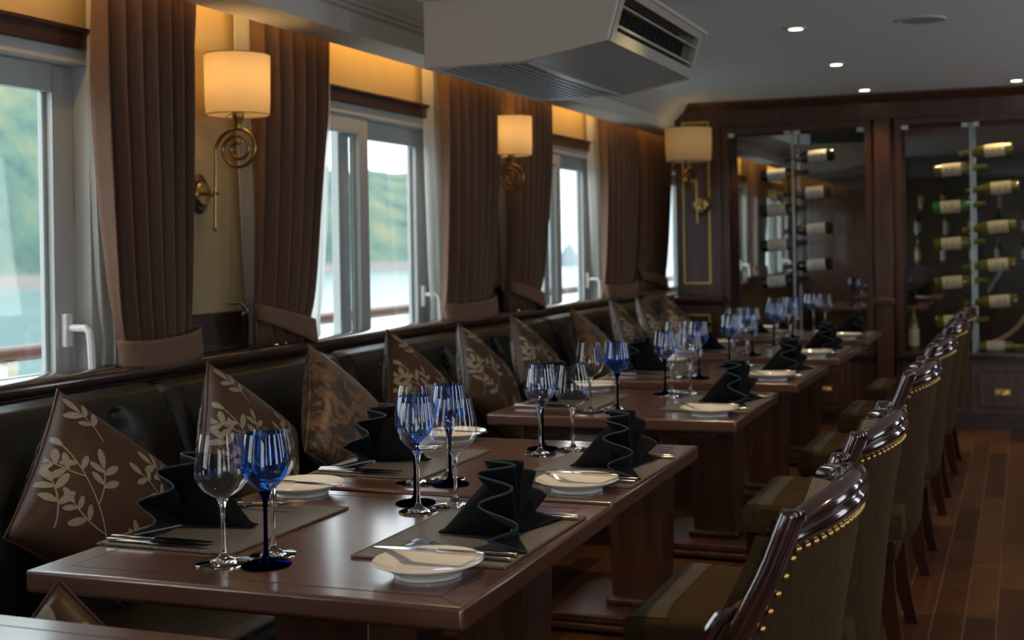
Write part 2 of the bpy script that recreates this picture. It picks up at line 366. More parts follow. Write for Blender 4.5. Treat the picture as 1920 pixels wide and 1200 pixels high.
# ------------------------------------------------------------------ curtains
def curtain_mesh(y0, y1, t0, t1, zt, zb, ztie, x, depth, n, ph, nz=34, ny=110, lean=.0, wav=1.0):
    rr = random.Random(int(y0 * 1000))
    off = [rr.uniform(-.25, .25) for _ in range(40)]
    def f(u, v):
        z = zb + (zt - zb) * u
        if z > ztie: k = min(1, (z - ztie) / (1.75 - ztie)); k = k ** .55
        else: k = min(.22, (ztie - z) * .9)
        a = t0 + (y0 - t0) * k; b = t1 + (y1 - t1) * k
        g = v + .012 * math.sin(7 * v + 3 * z)
        fold = math.sin(2 * PI * n * g + ph + off[int(v * n) % 40] * .5 * k)
        fold = math.copysign(abs(fold) ** .75, fold)
        d = depth * (.55 + .45 * k)
        bow = -.035 * (2 * v - 1) ** 2
        return (x + d * fold * wav + bow * (1 - .4 * k), a + (b - a) * v + .010 * math.cos(2 * PI * n * v + ph), z)
    return MB().grid(f, nz, ny)
cdefs = [  # y at top, y at tie, side the tie hook sits on (+1 = far side, -1 = near side)
    (2.925, 3.385, 3.015, 3.362, 1, 7), (3.728, 4.19, 3.70, 4.07, -1, 6), (5.235, 5.86, 5.225, 5.77, 1, 7), (6.03, 6.59, 6.00, 6.44, -1, 7),
    (7.60, 8.28, 7.60, 8.20, 1, 7), (8.38, 9.14, 8.36, 9.00, -1, 7), (9.95, 10.55, 9.97, 10.45, 1, 6), (10.72, 11.3, 10.70, 11.15, -1, 6),
    (12.3, 12.9, 12.32, 12.8, 1, 6)]
cname = ['between the first window and the first wall lamp', 'just beyond the first wall lamp', 'just before the second wall lamp', 'just beyond the second wall lamp',
         'on the far side of the third window', 'beside the wood pilaster', 'seen through the wine cabinet glass', 'deep behind the wine cabinet glass', 'at the end of the room beyond the cabinets']
for i, (a, b, t0, t1, side, n) in enumerate(cdefs):
    c = thing('curtain', 'brown pleated tied-back curtain ' + cname[i], 'curtain', (0, 0, 0), group='brown curtains along the window wall')
    obj('drape', curtain_mesh(a, b, t0, t1, 2.185, LEDGE + .002, .985, -2.515, .040, n, .6 * i), M['curtain'], c, solid=.003, ang=180)
    # tie band
    def band(u, v, t0=t0, t1=t1, side=side):
        ang = 2 * PI * u; my = (t0 + t1) / 2; hy = (t1 - t0) / 2 + (.012 if side > 0 else -.002)
        y = my + hy * math.cos(ang); x = -2.520 + (.062 if math.sin(ang) > 0 else .05) * math.sin(ang)
        slope = .5 * (math.cos(ang) * side + 1)
        zc = (.935 + .020 * slope - .018 * math.sin(ang) * (1 if math.sin(ang) > 0 else 0)) if side > 0 else (.925 + .095 * slope - .012 * math.sin(ang))
        hh = .040 + .004 * math.sin(ang) if side > 0 else .030 + .018 * (1 - slope)
        return (x + .004 * math.cos(PI * v), y, zc + (v - .5) * 2 * hh)
    obj('tieback', MB().grid(band, 48, 6), M['curtain'], c, solid=.004, ang=180)
    hy = t1 + .008 if side > 0 else t0 - .006
    obj('tie_hook', MB().tube([(-2.62, hy + .012 * side, 1.05), (-2.57, hy + .012 * side, 1.05), (-2.555, hy + .012 * side, 1.035), (-2.555, hy, 1.02), (-2.57, hy, 1.01)], .006, 8), M['chrome'], c)
sdefs = [(2.90, 3.05, 2.955, 3.03), (3.615, 3.80, 3.70, 3.76), (4.04, 4.245, 4.02, 4.16), (5.12, 5.34, 5.20, 5.30), (5.92, 6.12, 6.00, 6.06), (7.42, 7.72, 7.56, 7.66),
         (8.27, 8.45, 8.33, 8.40), (9.7, 10.05, 9.85, 10.0), (10.55, 10.85, 10.66, 10.8), (12.0, 12.4, 12.2, 12.35)]
sname = ['along the first brown curtain', 'on the wall side of the second brown curtain', 'on the window side of the second brown curtain', 'along the third brown curtain', 'on the wall side of the fourth brown curtain',
         'along the fifth brown curtain', 'on the wall side of the curtain by the pilaster', 'seen through the wine cabinet glass', 'deeper behind the wine cabinet glass', 'at the end of the room beyond the cabinets']
for i, (a, b, t0, t1) in enumerate(sdefs):
    a, b, t0, t1 = [q * (1.013 if i in (3, 5) else 1.024) for q in (a, b, t0, t1)]
    o = obj('sheer_curtain', curtain_mesh(a, b, t0, t1, 2.185, LEDGE + .002, .985, -2.585, .010, 3, i, ny=40), M['sheer'], ang=180)
    tag(o, 'thin white sheer curtain ' + sname[i], 'sheer curtain', 'white sheers behind the brown curtains')
# ------------------------------------------------------------------ banquette
bq = thing('banquette', 'long black leather banquette with tufted back under the windows', 'banquette', (0, 0, 0))
BY0, BY1 = -1.2, 8.30
obj('base', MB().box(-2.60, -1.78, BY0, BY1, 0, .26), M['dark'], bq, bevel=.004)
seams = [-1.2, -.03, 1.0, 2.02, 3.05, 4.05, 5.12, 6.185, 7.22, 8.30]
for a, b in zip(seams[:-1], seams[1:]):
    def seat(u, v, a=a, b=b):
        y = a + (b - a) * v; e = min(v, 1 - v) * (b - a)
        puff = .022 * min(1, e / .06) ** .5
        path = [(-1.70, .26), (-1.655, .29), (-1.645, .33), (-1.66, .362), (-1.71, .375), (-1.95, .380), (-2.2, .376), (-2.42, .37)]
        k = u * (len(path) - 1); i = min(int(k), len(path) - 2); t = k - i
        x = path[i][0] + (path[i + 1][0] - path[i][0]) * t; z = path[i][1] + (path[i + 1][1] - path[i][1]) * t
        return (x, y, z - .022 + puff)
    obj('seat_cushion', MB().grid(seat, 21, 30), M['leather'], bq, ang=180)
    def back(u, v, a=a, b=b):
        y = a + (b - a) * v; w = b - a; e = min(v, 1 - v) * w
        path = [(-2.24, .36), (-2.235, .42), (-2.265, .55), (-2.305, .66), (-2.335, .74), (-2.36, .80), (-2.39, .836), (-2.43, .850), (-2.475, .846)]
        k = u * (len(path) - 1); i = min(int(k), len(path) - 2); t = k - i
        x = path[i][0] + (path[i + 1][0] - path[i][0]) * t; z = path[i][1] + (path[i + 1][1] - path[i][1]) * t
        q = min(1, e / .05) ** .5; x -= .05 * (1 - q); z -= .028 * (1 - q) * (1 if u > .6 else 0)
        for by in (.25, .75):
            for bz in (.72, .56):
                d2 = ((y - a - by * w) / .055) ** 2 + ((z - bz) / .050) ** 2
                x -= .034 * math.exp(-d2) + .012 * math.exp(-((y - a - by * w) / .018) ** 2) * (1 if .5 < z < .80 else 0)
        return (x, y, z)
    bo = obj('back_cushion', MB().grid(back, 44, 64), M['leather'], bq, ang=180)
    for by in (.25, .75):
        for bz in (.72, .56):
            obj('button', MB().sphere((-2.325 - .022 + (.56 - bz) * .16 + .03, a + by * (b - a), bz), .014, sc=(.5, 1, 1)), M['leather'], bo)
obj('top_ledge', MB().sweep([(-2.618, .853), (-2.482, .853), (-2.474, .858), (-2.47, .868), (-2.47, .884), (-2.476, .893), (-2.618, .893)], BY0, BY1 - .02).sweep([(-2.61, .80), (-2.49, .80), (-2.49, .853), (-2.61, .853)], BY0, BY1), M['ledge'], bq, ang=60)
# ------------------------------------------------------------------ cushions
def pillow(name, label, s, T, material, vines, group, seed):
    t = thing(name, label, 'cushion', group=group)
    h = s / 2
    def pos(p, q, side):
        e = 1 - .07 * (1 - q * q) * abs(p) ** 3; f = 1 - .07 * (1 - p * p) * abs(q) ** 3
        th = T * max(0, (1 - p * p)) ** .42 * max(0, (1 - q * q)) ** .42 * .5
        x = p * h * e; y = q * h * f
        return Vector((side * th, (x - y) * .70711, (x + y) * .70711))
    mb = MB()
    for sd in (1, -1): mb.grid(lambda u, v: pos(2 * u - 1, 2 * v - 1, sd), 28, 28)
    obj('cover', mb, material, t, ang=180, merge=1e-4)
    rim = [pos(p, q, 1) for p, q in [(-1 + 2 * i / 20, -1) for i in range(20)] + [(1, -1 + 2 * i / 20) for i in range(20)] + [(1 - 2 * i / 20, 1) for i in range(20)] + [(-1, 1 - 2 * i / 20) for i in range(21)]]
    obj('piping', MB().tube(rim, .0028, 6), material, t)
    if vines:
        rr = random.Random(seed); em = MB()
        def on(p, q, sd): 
            p = max(-.985, min(.985, p)); q = max(-.985, min(.985, q))
            c = pos(p, q, sd); d = .01
            n = (pos(min(p + d, .99), q, sd) - pos(p - d, q, sd)).cross(pos(p, min(q + d, .99), sd) - pos(p, q - d, sd)).normalized()
            if n.x * sd < 0: n = -n
            return c + n * .0014
        def leaf(p, q, a, L, sd):
            w = L * .36; ca, sa = math.cos(a), math.sin(a); vs = [on(p + ca * L * .5, q + sa * L * .5, sd)]
            for k in range(12):
                th = 2 * PI * k / 12; lx = L * .5 - L * .5 * math.cos(th); ly = w * .5 * math.sin(th) * (1.15 - .5 * abs(lx / L - .6))
                vs.append(on(p + ca * lx - sa * ly, q + sa * lx + ca * ly, sd))
            em.add(vs, [(0, k + 1, (k + 1) % 12 + 1) for k in range(12)])
        def stem(p, q, a, L, curl, sd, depth=0):
            n = 18; pts = []
            for k in range(n + 1):
                pts.append((p, q, a)); p += math.cos(a) * L / n; q += math.sin(a) * L / n; a += curl / n
            vs = []; w = .0095
            for (x, y, b) in pts: vs += [on(x - math.sin(b) * w, y + math.cos(b) * w, sd), on(x + math.sin(b) * w, y - math.cos(b) * w, sd)]
            em.add(vs, [(2 * k, 2 * k + 1, 2 * k + 3, 2 * k + 2) for k in range(n)])
            for k, sgn in ((n, 0), (n - 2, 1), (n - 3, -1), (n // 2 + 1, 1), (n // 2, -1)) if depth else ((n, 0), (n - 3, 1), (n - 4, -1)):
                x, y, b = pts[k]; leaf(x, y, b + sgn * 1.0, rr.uniform(.17, .25), sd)
            if depth == 0:
                for k, sgn in ((5, 1), (9, -1), (13, 1)):
                    x, y, b = pts[k]; stem(x, y, b + sgn * .9, L * rr.uniform(.26, .38), -sgn * .6, sd, 1)
        for sd in (1, -1):
            stem(-.90, -.20, .55, 1.55, .45, sd); stem(-.80, -.30, -.45, .85, -.5, sd); stem(.10, -.92, .95, .80, .5, sd, 1); stem(-.75, .62, .15, .55, .6, sd, 1)
            stem(.50, .42, .78, .42, .3, sd, 1); stem(.55, -.80, 1.2, .5, .3, sd, 1)
        obj('embroidery', em, M['thread'], t, ang=180)
    return t
PA = pillow('cushion', '', .43, .16, M['cushion'], True, 'throw cushions along the banquette', 3)
PB = pillow('cushion', '', .43, .16, M['cushion'], True, 'throw cushions along the banquette', 11)
PC = pillow('cushion', '', .43, .16, M['brocade'], False, 'throw cushions along the banquette', 5)
protos = {'A': Proto(PA), 'B': Proto(PB), 'C': Proto(PC)}
ordn = ['first', 'second', 'third', 'fourth', 'fifth', 'sixth', 'seventh', 'eighth', 'ninth', 'tenth']
fc = .9375
# apex (y,z), yaw, recline, roll, kind
cu = [(2.614, .875, 2, 15, 3, 'A'), (3.254, .888, -4, 15, 7, 'B'), (3.839, .896, -4, 15, 6, 'C'), (4.421, .909, -2, 15, 7, 'B'), (5.085, .888, -4, 20, 1, 'A'),
      (5.699, .893, -4, 20, 3, 'B'), (6.575, .878, -2, 20, 6, 'C'), (7.278, .894, -8, 20, 4, 'A'), (7.84, .882, -8, 20, 4, 'B'), (8.42, .878, 2, 20, 6, 'A')]
def put_cushion(kind, apex, yaw, rec, roll, label, s=.43):
    half = s * .70711
    o = protos[kind].put((0, 0, 0), 0, label)
    # local x = normal, local y = to the far corner, local z = to the apex
    m = Matrix.Rotation(R(-yaw), 4, 'Z') @ Matrix.Rotation(R(-rec), 4, 'Y') @ Matrix.Rotation(R(roll), 4, 'X')
    c = Vector(apex) - (m @ Vector((0, 0, half)))
    m.translation = c; o.matrix_world = m @ Matrix.Scale(s / .43, 4); return o
for i, (y, z, yaw, rec, roll, k) in enumerate(cu):
    lab = ('golden brown brocade cushion, %s along the banquette counting from the camera' if k == 'C' else 'brown silk cushion with pale leaf sprigs, %s along the banquette from the camera') % ordn[i]
    q = fc * (.965 if i == 8 else 1); put_cushion(k, (-2.40 * q, y * q, 1.23 - (1.23 - z) * q), yaw, rec + 7, roll, lab, .43)
put_cushion('B', (-1.385, 1.505, .735), 60, 12, 4, 'brown silk cushion standing low between the corner table and the front table', .516)
# ------------------------------------------------------------------ tables
def make_table():
    t = thing('dining_table', '', 'table', group='square mahogany dining tables along the banquette')
    hx, hy = .395, .365
    obj('table_top', MB().box(-hx, hx, -hy, hy, .674, .710), M['top'], t, bevel=.006, seg=3)
    i = MB(); ix, iy, w = hx - .055, hy - .045, .0013; z0, z1 = .7095, .7103
    for s in (-1, 1):
        i.box(-ix, ix, s * iy - w, s * iy + w, z0, z1).box(s * ix - w, s * ix + w, -iy, iy, z0, z1)
    for sx in (-1, 1):
        for sy in (-1, 1):
            a = Vector((sx * ix, sy * iy, z1)); b = Vector((sx * hx * .992, sy * hy * .992, z1)); n = Vector((-(b - a).y, (b - a).x, 0)).normalized() * .0005
            i.add([a + n, b + n, b - n, a - n], [(0, 1, 2, 3)])
    obj('inlay_line', i, M['inlay'], t, smooth=False)
    obj('apron', MB().box(-.30, .30, -.27, .27, .640, .674), M['ped'], t, bevel=.003)
    obj('pedestal', MB().frustum((0, 0), .085, .640, (.080, .080), (.097, .097)), M['ped'], t, bevel=.003)
    obj('pedestal_collar', MB().box(-.10, .10, -.10, .10, .060, .088), M['ped'], t, bevel=.010, seg=3)
    obj('plinth', MB().box(-.250, .250, -.215, .215, .034, .062).box(-.262, .262, -.227, .227, .012, .034).box(-.22, .22, -.19, .19, 0, .012), M['ped'], t, bevel=.008, seg=3)
    return t
TX = -1.18
TAB = [('corner table at the edge of the picture', 1.045, 0), ('front table of the joined pair', 1.987, -.3), ('back table of the joined pair', 2.749, .2), ('first single table past the pair', 3.925, -.2),
       ('second single table past the pair', 4.922, .3), ('third single table past the pair', 5.94, -.2), ('last table before the wine cabinets', 7.02, 0)]
pt = Proto(make_table())
TXY = [(-1.16, 1.045), (-1.168, 1.986), (-1.186, 2.749), (-1.195, 3.925), (-1.175, 4.922), (-1.164, 5.935), (-1.17, 7.02)]
TRZ = [0, .8, .4, .9, -.6, -.6, 0]
for i, (nm, y, rz) in enumerate(TAB):
    lab = ['square mahogany dining table cut off at the picture edge, before the joined pair', 'square mahogany dining table in front, joined to another behind it', 'square mahogany dining table joined behind the front table',
           'first single mahogany dining table behind the joined pair', 'second single mahogany dining table behind the joined pair', 'third single mahogany dining table behind the joined pair', 'last mahogany dining table before the wine cabinets'][i]
    pt.put((TXY[i][0], TXY[i][1], 0), R(TRZ[i]), lab)
# ------------------------------------------------------------------ tableware prototypes
def glass_mesh(prof_b, bowl_mat, stem_mat, rb, hb, name, bw):
    t = thing('wine_glass', '', 'wine glass')
    # bowl wall, outer then inner skin
    th = .0009
    out = list(prof_b); inn = [(max(r - th, 0), h + (.0014 if r < .02 else 0)) for r, h in prof_b[::-1]]
    obj('bowl', MB().shell(out, 48), bowl_mat, t, ang=180)
    st = [(0.0001, 0), (rb, 0), (rb, .0016), (rb * .93, .003), (rb * .45, .006), (.009, .010), (.0048, .018), (.0036, .03), (.0034, hb - .03), (.0042, hb - .014), (.0075, hb - .004), (.0125, hb + .0012)]
    ss = MB().lathe(st[:7] , 40)
    obj('foot', MB().lathe([(.0001, 0), (rb, 0), (rb, .0016), (rb * .93, .003), (rb * .45, .0058), (.0095, .0095), (.0052, .0165), (.0001, .0170)], 48), stem_mat, t, ang=60)
    obj('stem', MB().lathe([(.0001, .0165), (.0050, .0168), (.0038, .028), (.0034, .05), (.0034, hb - .034), (.0042, hb - .016), (.0072, hb - .006), (.0110, hb - .0005), (.0001, hb + .0005)], 24), stem_mat, t, ang=60)
    return t
def bowl(hb, H, rmax, rrim, hm):
    pr = [(.0001, hb), (.010, hb + .0006), (rmax * .42, hb + .006), (rmax * .70, hb + .015), (rmax * .90, hb + .027), (rmax * .985, hb + .037), (rmax, hb + hm)]
    n = 9
    for k in range(1, n + 1):
        u = k / n; pr.append((rmax + (rrim - rmax) * u ** 1.35, hb + hm + (H - hb - hm) * u))
    return pr
GL = Proto(glass_mesh(bowl(.108, .218, .0452, .0350, .046), M['glass'], M['glass_s'], .0455, .108, 'l', 0))
GS = Proto(glass_mesh(bowl(.120, .217, .0385, .0300, .044), M['glass'], M['glass_s'], .0390, .120, 's', 0))
GB = Proto(glass_mesh(bowl(.122, .219, .0395, .0320, .044), M['blue'], M['blue_s'], .0410, .122, 'b', 0))
def make_plate():
    t = thing('side_plate', '', 'plate')
    p = [(.0001, .004), (.050, .004), (.056, .0055), (.066, .0125), (.0885, .0225), (.0890, .0238), (.0880, .0245), (.066, .0155), (.054, .0085), (.0001, .0075)]
    obj('dish', MB().lathe(p, 64), M['china'], t, ang=50)
    obj('foot_ring', MB().lathe([(.050, 0), (.0545, 0), (.0555, .0060), (.050, .0060), (.050, 0)], 64), M['china'], t, ang=50)
    return t
PL = Proto(make_plate())
def make_mat():
    t = thing('placemat', '', 'placemat')
    obj('pad', MB().box(-.1425, .1425, -.1975, .1975, 0, .0032), M['mat'], t, bevel=.001)
    e = MB(); a, b, w = .1405, .1955, .0017
    for s in (-1, 1): e.box(s * a - w, s * a + w, -b, b, .0030, .0040).box(-a, a, s * b - w, s * b + w, .0030, .0040)
    obj('stitched_edge', e, M['mat_edge'], t)
    return t
PM = Proto(make_mat())
def make_knife(L, butter=False):
    t = thing('butter_knife' if butter else 'table_knife', '', 'knife'); hl = L * .42
    obj('handle', MB().box(0, hl, -.0055, .0055, 0, .0062), M['steel'], t, bevel=.0015)
    b = MB(); n = 12
    def pr(k):
        u = k / n; return (-(L - hl) * u, .0045 + .005 * math.sin(PI * min(1, .25 + u * .8)) if u < 1 else .001)
    vs = []
    for k in range(n + 1):
        x, w = pr(k); vs += [(x, -w * .9, .0045), (x, w * (1.1 if k > 2 else .9), .0040), (x, w * .9, .0025), (x, -w * .8, .0022)]
    b.add(vs, [(4 * k + i, 4 * k + (i + 1) % 4, 4 * k + 4 + (i + 1) % 4, 4 * k + 4 + i) for k in range(n) for i in range(4)] + [(3, 2, 1, 0), (4 * n, 4 * n + 1, 4 * n + 2, 4 * n + 3)])
    obj('blade', b, M['steel'], t); return t
def make_fork(L):
    t = thing('table_fork', '', 'fork'); hl = L * .40
    obj('handle', MB().box(0, hl, -.0050, .0050, .001, .0065), M['steel'], t, bevel=.0015)
    zf = lambda u: .0035 + .004 * math.sin(PI * u) + .010 * max(0, u - .35) ** 1.2 * math.sin(PI * min(1, (u - .3) * 1.1)) * 2
    nk = MB().tube([(-(L - hl) * u, 0, zf(u)) for u in [i / 10 * .55 for i in range(11)]], [.004 - .001 * math.sin(PI * i / 10) for i in range(11)], 8, flat=(1, .6))
    u0 = .52
    nk.grid(lambda u, v: (-(L - hl) * (u0 + .14 * u), (v - .5) * 2 * (.004 + .007 * min(1, u * 1.8)), zf(u0 + .14 * u) - .0012 * (1 - (2 * v - 1) ** 2)), 6, 8)
    obj('neck', nk, M['steel'], t, solid=.0012)
    tn = MB()
    for k in range(4):
        yy = -.0092 + k * .00613
        tn.tube([(-(L - hl) * u, yy, zf(u)) for u in [.64, .72, .8, .88, .96, 1.0]], [.0015, .0015, .0014, .0013, .001, .0005], 6)
    obj('tine', tn, M['steel'], t); return t
KN = Proto(make_knife(.215)); BK = Proto(make_knife(.20, True)); FK = Proto(make_fork(.205))
def make_napkin(seed):
    t = thing('folded_napkin', '', 'napkin'); rr = random.Random(seed)
    Rf = .130; NP = 7
    ph = rr.uniform(-.2, .2); wob = [rr.uniform(.8, 1.25) for _ in range(20)]
    def fan(u, v):   # u along the arc, v along the radius; fan plane = local y/z, thickness in x; the diner is at -x
        a = R(-8 + 196 * u); s = u * NP + ph; tri = 2 * abs(2 * (s - math.floor(s + .5))) - 1
        tri = math.sin(tri * PI / 2) * wob[int(s) % 20]
        r = Rf * (.06 + .94 * v) * (1 + .035 * math.sin(9 * u + seed))
        amp = .027 * v ** 1.1
        y = r * math.cos(a) * (1 + .0 * v); z = max(.0025, r * math.sin(a) + .004)
        x = amp * tri + .030 * v * math.sin(a) - .012 * (1 - math.sin(max(0, a))) * v
        if z < .02: x *= 1.0; 
        return (x, y, max(z, .0025 + .008 * (tri + 1) * v if (u < .07 or u > .93) else z))
    obj('fan', MB().grid(fan, 112, 14), M['napkin'], t, solid=.0035, ang=180)
    hp = [Vector(fan(i / 112, 1)) for i in range(113)]
    obj('hem', MB().tube(hp, .0022, 6), M['hem'], t)
    Rt = Rf * .93
    def stand(u, v):  # doubled flap from the fan top down to the leg tip on the mat
        s = 2 * v - 1; base = Vector((.004, 0, .003)); tip = Vector((.150, .0, .0)); top = Vector((.028, 0, Rt))
        A = top.lerp(tip, u); B = base.lerp(tip, u)
        p = A.lerp(B, abs(s) ** .8)
        wdt = .036 * (1 - .72 * u) * math.sin(PI * min(1, abs(s) * .62))
        return (p.x + .004 * math.sin(5 * u), math.copysign(wdt, s) if abs(s) > 1e-6 else 0, max(p.z, .004))
    obj('stand_flap', MB().grid(stand, 18, 16), M['napkin'], t, solid=.003, ang=180)
    return t
NK = [Proto(make_napkin(1)), Proto(make_napkin(2)), Proto(make_napkin(5))]
# ------------------------------------------------------------------ place settings
ZT = .7105
def setting(ti, side, yc, jit, full=True, plate_v=None):
    """side 'aisle': diner faces the windows; side 'banquette': diner faces the aisle."""
    nm = TAB[ti][0]; sd = 'aisle seat' if side > 0 else 'banquette seat'
    ex = -.783 if side > 0 else -1.572
    rr = random.Random(ti * 10 + side)
    def P(u, v, z=ZT): return (ex - u * side, yc - v * side, z)
    rot = 0 if side > 0 else PI          # local +x of cutlery points to the diner
    j = lambda a: rr.uniform(-a, a)
    at = '%s, %s' % (sd, nm)
    PM.put(P(.150, 0), j(.02), 'grey pebbled leather placemat, ' + at, 'grey placemats')
    NK[(ti + (side > 0)) % 3].put(P(.070, -.012 + j(.01), ZT + .004), rot + PI + j(.10) + .06, 'black folded fan napkin, ' + at, 'black fan napkins')
    pv = plate_v if plate_v is not None else (.255 if side > 0 else .305)
    pl = P(.117, pv)
    PL.put(pl, 0, 'white china side plate, ' + at, 'white side plates')
    GL.put(P(.300 + j(.012), -.232 + j(.01)), j(1), 'clear wide-bowled wine glass, ' + at, 'clear wine glasses')
    GS.put(P(.352 + j(.01), -.160 + j(.015)), j(1), 'clear narrow-bowled wine glass, ' + at, 'clear wine glasses')
    GB.put(P(.385 + j(.008), -.225 + j(.01)), j(1), 'blue wine glass, ' + at, 'blue wine glasses')
    if not full: return
    z = ZT + .0042
    KN.put(P(.108, -.178, z), rot + j(.03), 'outer steel table knife, ' + at, 'table knives')
    KN.put(P(.100, -.155, z), rot + .03 + j(.03), 'inner steel table knife, ' + at, 'table knives')
    FK.put(P(.098, .128, z), rot - .04 + j(.04), 'inner steel fork, ' + at, 'table forks')
    FK.put(P(.095, .158, z), rot + j(.04), 'outer steel fork, ' + at, 'table forks')
    bk = BK.put((pl[0] - .0 * side, pl[1] + .030 * side * 1, ZT + .0262), rot + j(.05), 'steel butter knife across the side plate, ' + at, 'butter knives')
setting(1, 1, 2.037, 0, plate_v=.255); setting(1, -1, 1.990, 0, plate_v=.305)
setting(2, 1, 2.728, 0, plate_v=.240); setting(2, -1, 2.700, 0, plate_v=.345)
setting(3, 1, 3.930, 0, plate_v=.250); setting(3, -1, 3.895, 0, plate_v=.330)
setting(4, 1, 4.925, 0, plate_v=.236); setting(4, -1, 4.900, 0)
setting(5, 1, 5.925, 0, plate_v=.254); setting(5, -1, 5.910, 0)
setting(6, 1, 7.01, 0, False, .245); setting(6, -1, 7.0, 0, False)
cr = thing('glass_carafe', 'small clear glass jar on the last table before the wine cabinets', 'jar', (-.90, 7.26, ZT))
obj('body', MB().shell([(.0001, .002), (.030, .002), (.034, .010), (.034, .055), (.020, .085), (.016, .10), (.020, .125)], 28), M['glass'], cr)
obj('stopper', MB().lathe([(.0001, .115), (.012, .116), (.018, .135), (.012, .152), (.0001, .156)], 16), M['glass_s'], cr)
# ------------------------------------------------------------------ dining chairs (local: sitter faces -x, y across, origin on the floor under the table edge side)
def lerp_tab(tab, z):
    for (z0, a), (z1, b) in zip(tab[:-1], tab[1:]):
        if z <= z1: 
            t = max(0, (z - z0) / (z1 - z0)); return a + (b - a) * t
    return tab[-1][1]
XCEN = [(.32, -.330), (.375, -.306), (.53, -.290), (.64, -.278), (.767, -.255), (.86, -.243)]
DARC = [(.32, .17), (.45, .17), (.55, .150), (.66, .118), (.76, .085), (.86, .058)]
WARC = [(.32, .212), (.45, .222), (.66, .236), (.86, .242)]
def back_pt(t, z, inset=0):
    return Vector((lerp_tab(XCEN, z) - lerp_tab(DARC, z) * abs(t) ** 2.0 - inset, lerp_tab(WARC, z) * t, z))
def topz(t): return .790 + .022 * math.cos(t * PI / 2)
def make_chair():
    c = thing('dining_chair', '', 'chair', group='brown dining chairs along the aisle')
    mb = MB()
    f = lambda ins: (lambda u, v: back_pt(2 * u - 1, .335 + (topz(2 * u - 1) + .02 - .335) * v, ins * (1 - .0 * v)))
    mb.grid(f(0), 36, 24).grid(f(.045), 36, 24)
    def edge(u, v):
        zz = .335
        p = back_pt(2 * u - 1, zz, .045 * v); p.z -= .012 * math.sin(PI * v); return p
    mb.grid(edge, 36, 4)
    for s in (0, 1):
        mb.grid(lambda u, v, s=s: back_pt(2 * s - 1, .335 + (topz(1) + .02 - .335) * u, .045 * v), 24, 2)
    obj('backrest', mb, M['velvet'], c, ang=60, merge=5e-4)
    obj('back_lining', MB().grid(lambda u, v: back_pt((2 * u - 1) * .93, .47 + (topz(2 * u - 1) - .45) * v, .047 + .012 * math.sin(PI * u) * math.sin(PI * v)), 24, 16), M['chenille_in'], c, ang=180)
    # stiles
    for s in (-1, 1):
        path = []; rad = []
        for k in range(22):
            z = .38 + (.842 - .38) * k / 21
            p = back_pt(s * 1.0, z, .004); p.y += s * .004
            path.append(p); rad.append(.0205)
        for dz, r in ((.006, .0195), (.0095, .0165), (.011, .010), (.0112, .001)):
            p = back_pt(s * 1.0, .842, .004) + Vector((.003, s * .004, dz)); path.append(p); rad.append(r)
        st = obj('stile', MB().tube(path, rad, 14, flat=(1.0, .82)), M['lacquer'], c, ang=50)
        arm = [back_pt(s, .725, .012), back_pt(s, .704, .026), back_pt(s, .684, .042), back_pt(s, .655, .046), back_pt(s, .60, .044), back_pt(s, .52, .040), back_pt(s, .44, .036)]
        for p in arm: p.y -= s * .006
        obj('arm_wing', MB().tube(arm, [.006, .010, .012, .013, .013, .013, .013], 10), M['lacquer'], c)
    # crest rail: carved section swept along the arc
    sec = [(.002, -.022), (.011, -.020), (.017, -.012), (.018, -.003), (.013, .002), (.011, .005), (.015, .008), (.016, .015), (.010, .023), (.0, .0265), (-.012, .0265), (-.022, .023), (-.031, .015), (-.037, .003), (-.038, -.010), (-.028, -.020), (-.012, -.022)]
    n = 44; vs = []
    for i in range(n + 1):
        t = -1.0 + 2.0 * i / n; zc = topz(t) + .022 + .004 * math.cos(t * PI / 2)
        p = back_pt(t, zc); q = back_pt(min(t + .02, 1.0), zc) - back_pt(max(t - .02, -1.0), zc); q.z = 0; q.normalize(); nr = Vector((q.y, -q.x, 0))
        if nr.x < 0: nr = -nr
        k = 1.0 - .12 * abs(t) ** 4; kk = .86 + .30 * math.cos(t * PI / 2)
        scoop = 1.0
        for (a, b) in sec:
            bb = b * kk if b < .025 else .025 * kk + (b - .025) * kk * scoop
            vs.append(p + nr * (a - .008) * k + Vector((0, 0, bb)))
    m = len(sec)
    fs = [(i * m + k, i * m + (k + 1) % m, (i + 1) * m + (k + 1) % m, (i + 1) * m + k) for i in range(n) for k in range(m)] + [tuple(range(m))[::-1], tuple(n * m + k for k in range(m))]
    cr = MB().add(vs, fs)
    obj('crest_rail', cr, M['lacquer'], c, ang=60)
    nails = MB()
    def nail(p, t):
        q = back_pt(min(t + .02, 1), p.z) - back_pt(max(t - .02, -1), p.z); nr = Vector((q.y, -q.x, 0)).normalized()
        if nr.x < 0: nr = -nr
        nails.sphere(p + nr * .001, .0062, 8, 6)
    for k in range(25):
        t = -.88 + 1.76 * k / 24; nail(back_pt(t, topz(t) - .006), t)
    for s in (-1, 1):
        for k in range(16): z = .775 - .0265 * k; nail(back_pt(s * .90, z), s * .90)
    obj('nailhead_trim', nails, M['brass'], c)
    # seat
    def seat(u, v):
        x = -.805 + .46 * u; w = .240 - .022 * u; y = w * (2 * v - 1); e = min(u * .46, (1 - u) * .46 + .02, min(v, 1 - v) * 2 * w)
        return (x, y, .435 + .022 * (1 - math.exp(-e / .035)))
    sm = MB().grid(seat, 24, 24)
    sides = [(seat(0, k / 24), 0) for k in range(25)]
    ring = [seat(0, k / 24) for k in range(25)] + [seat(k / 24, 1) for k in range(1, 25)] + [seat(1, 1 - k / 24) for k in range(1, 25)] + [seat(1 - k / 24, 0) for k in range(1, 24)]
    L = len(ring); vs = []
    cx = -.575
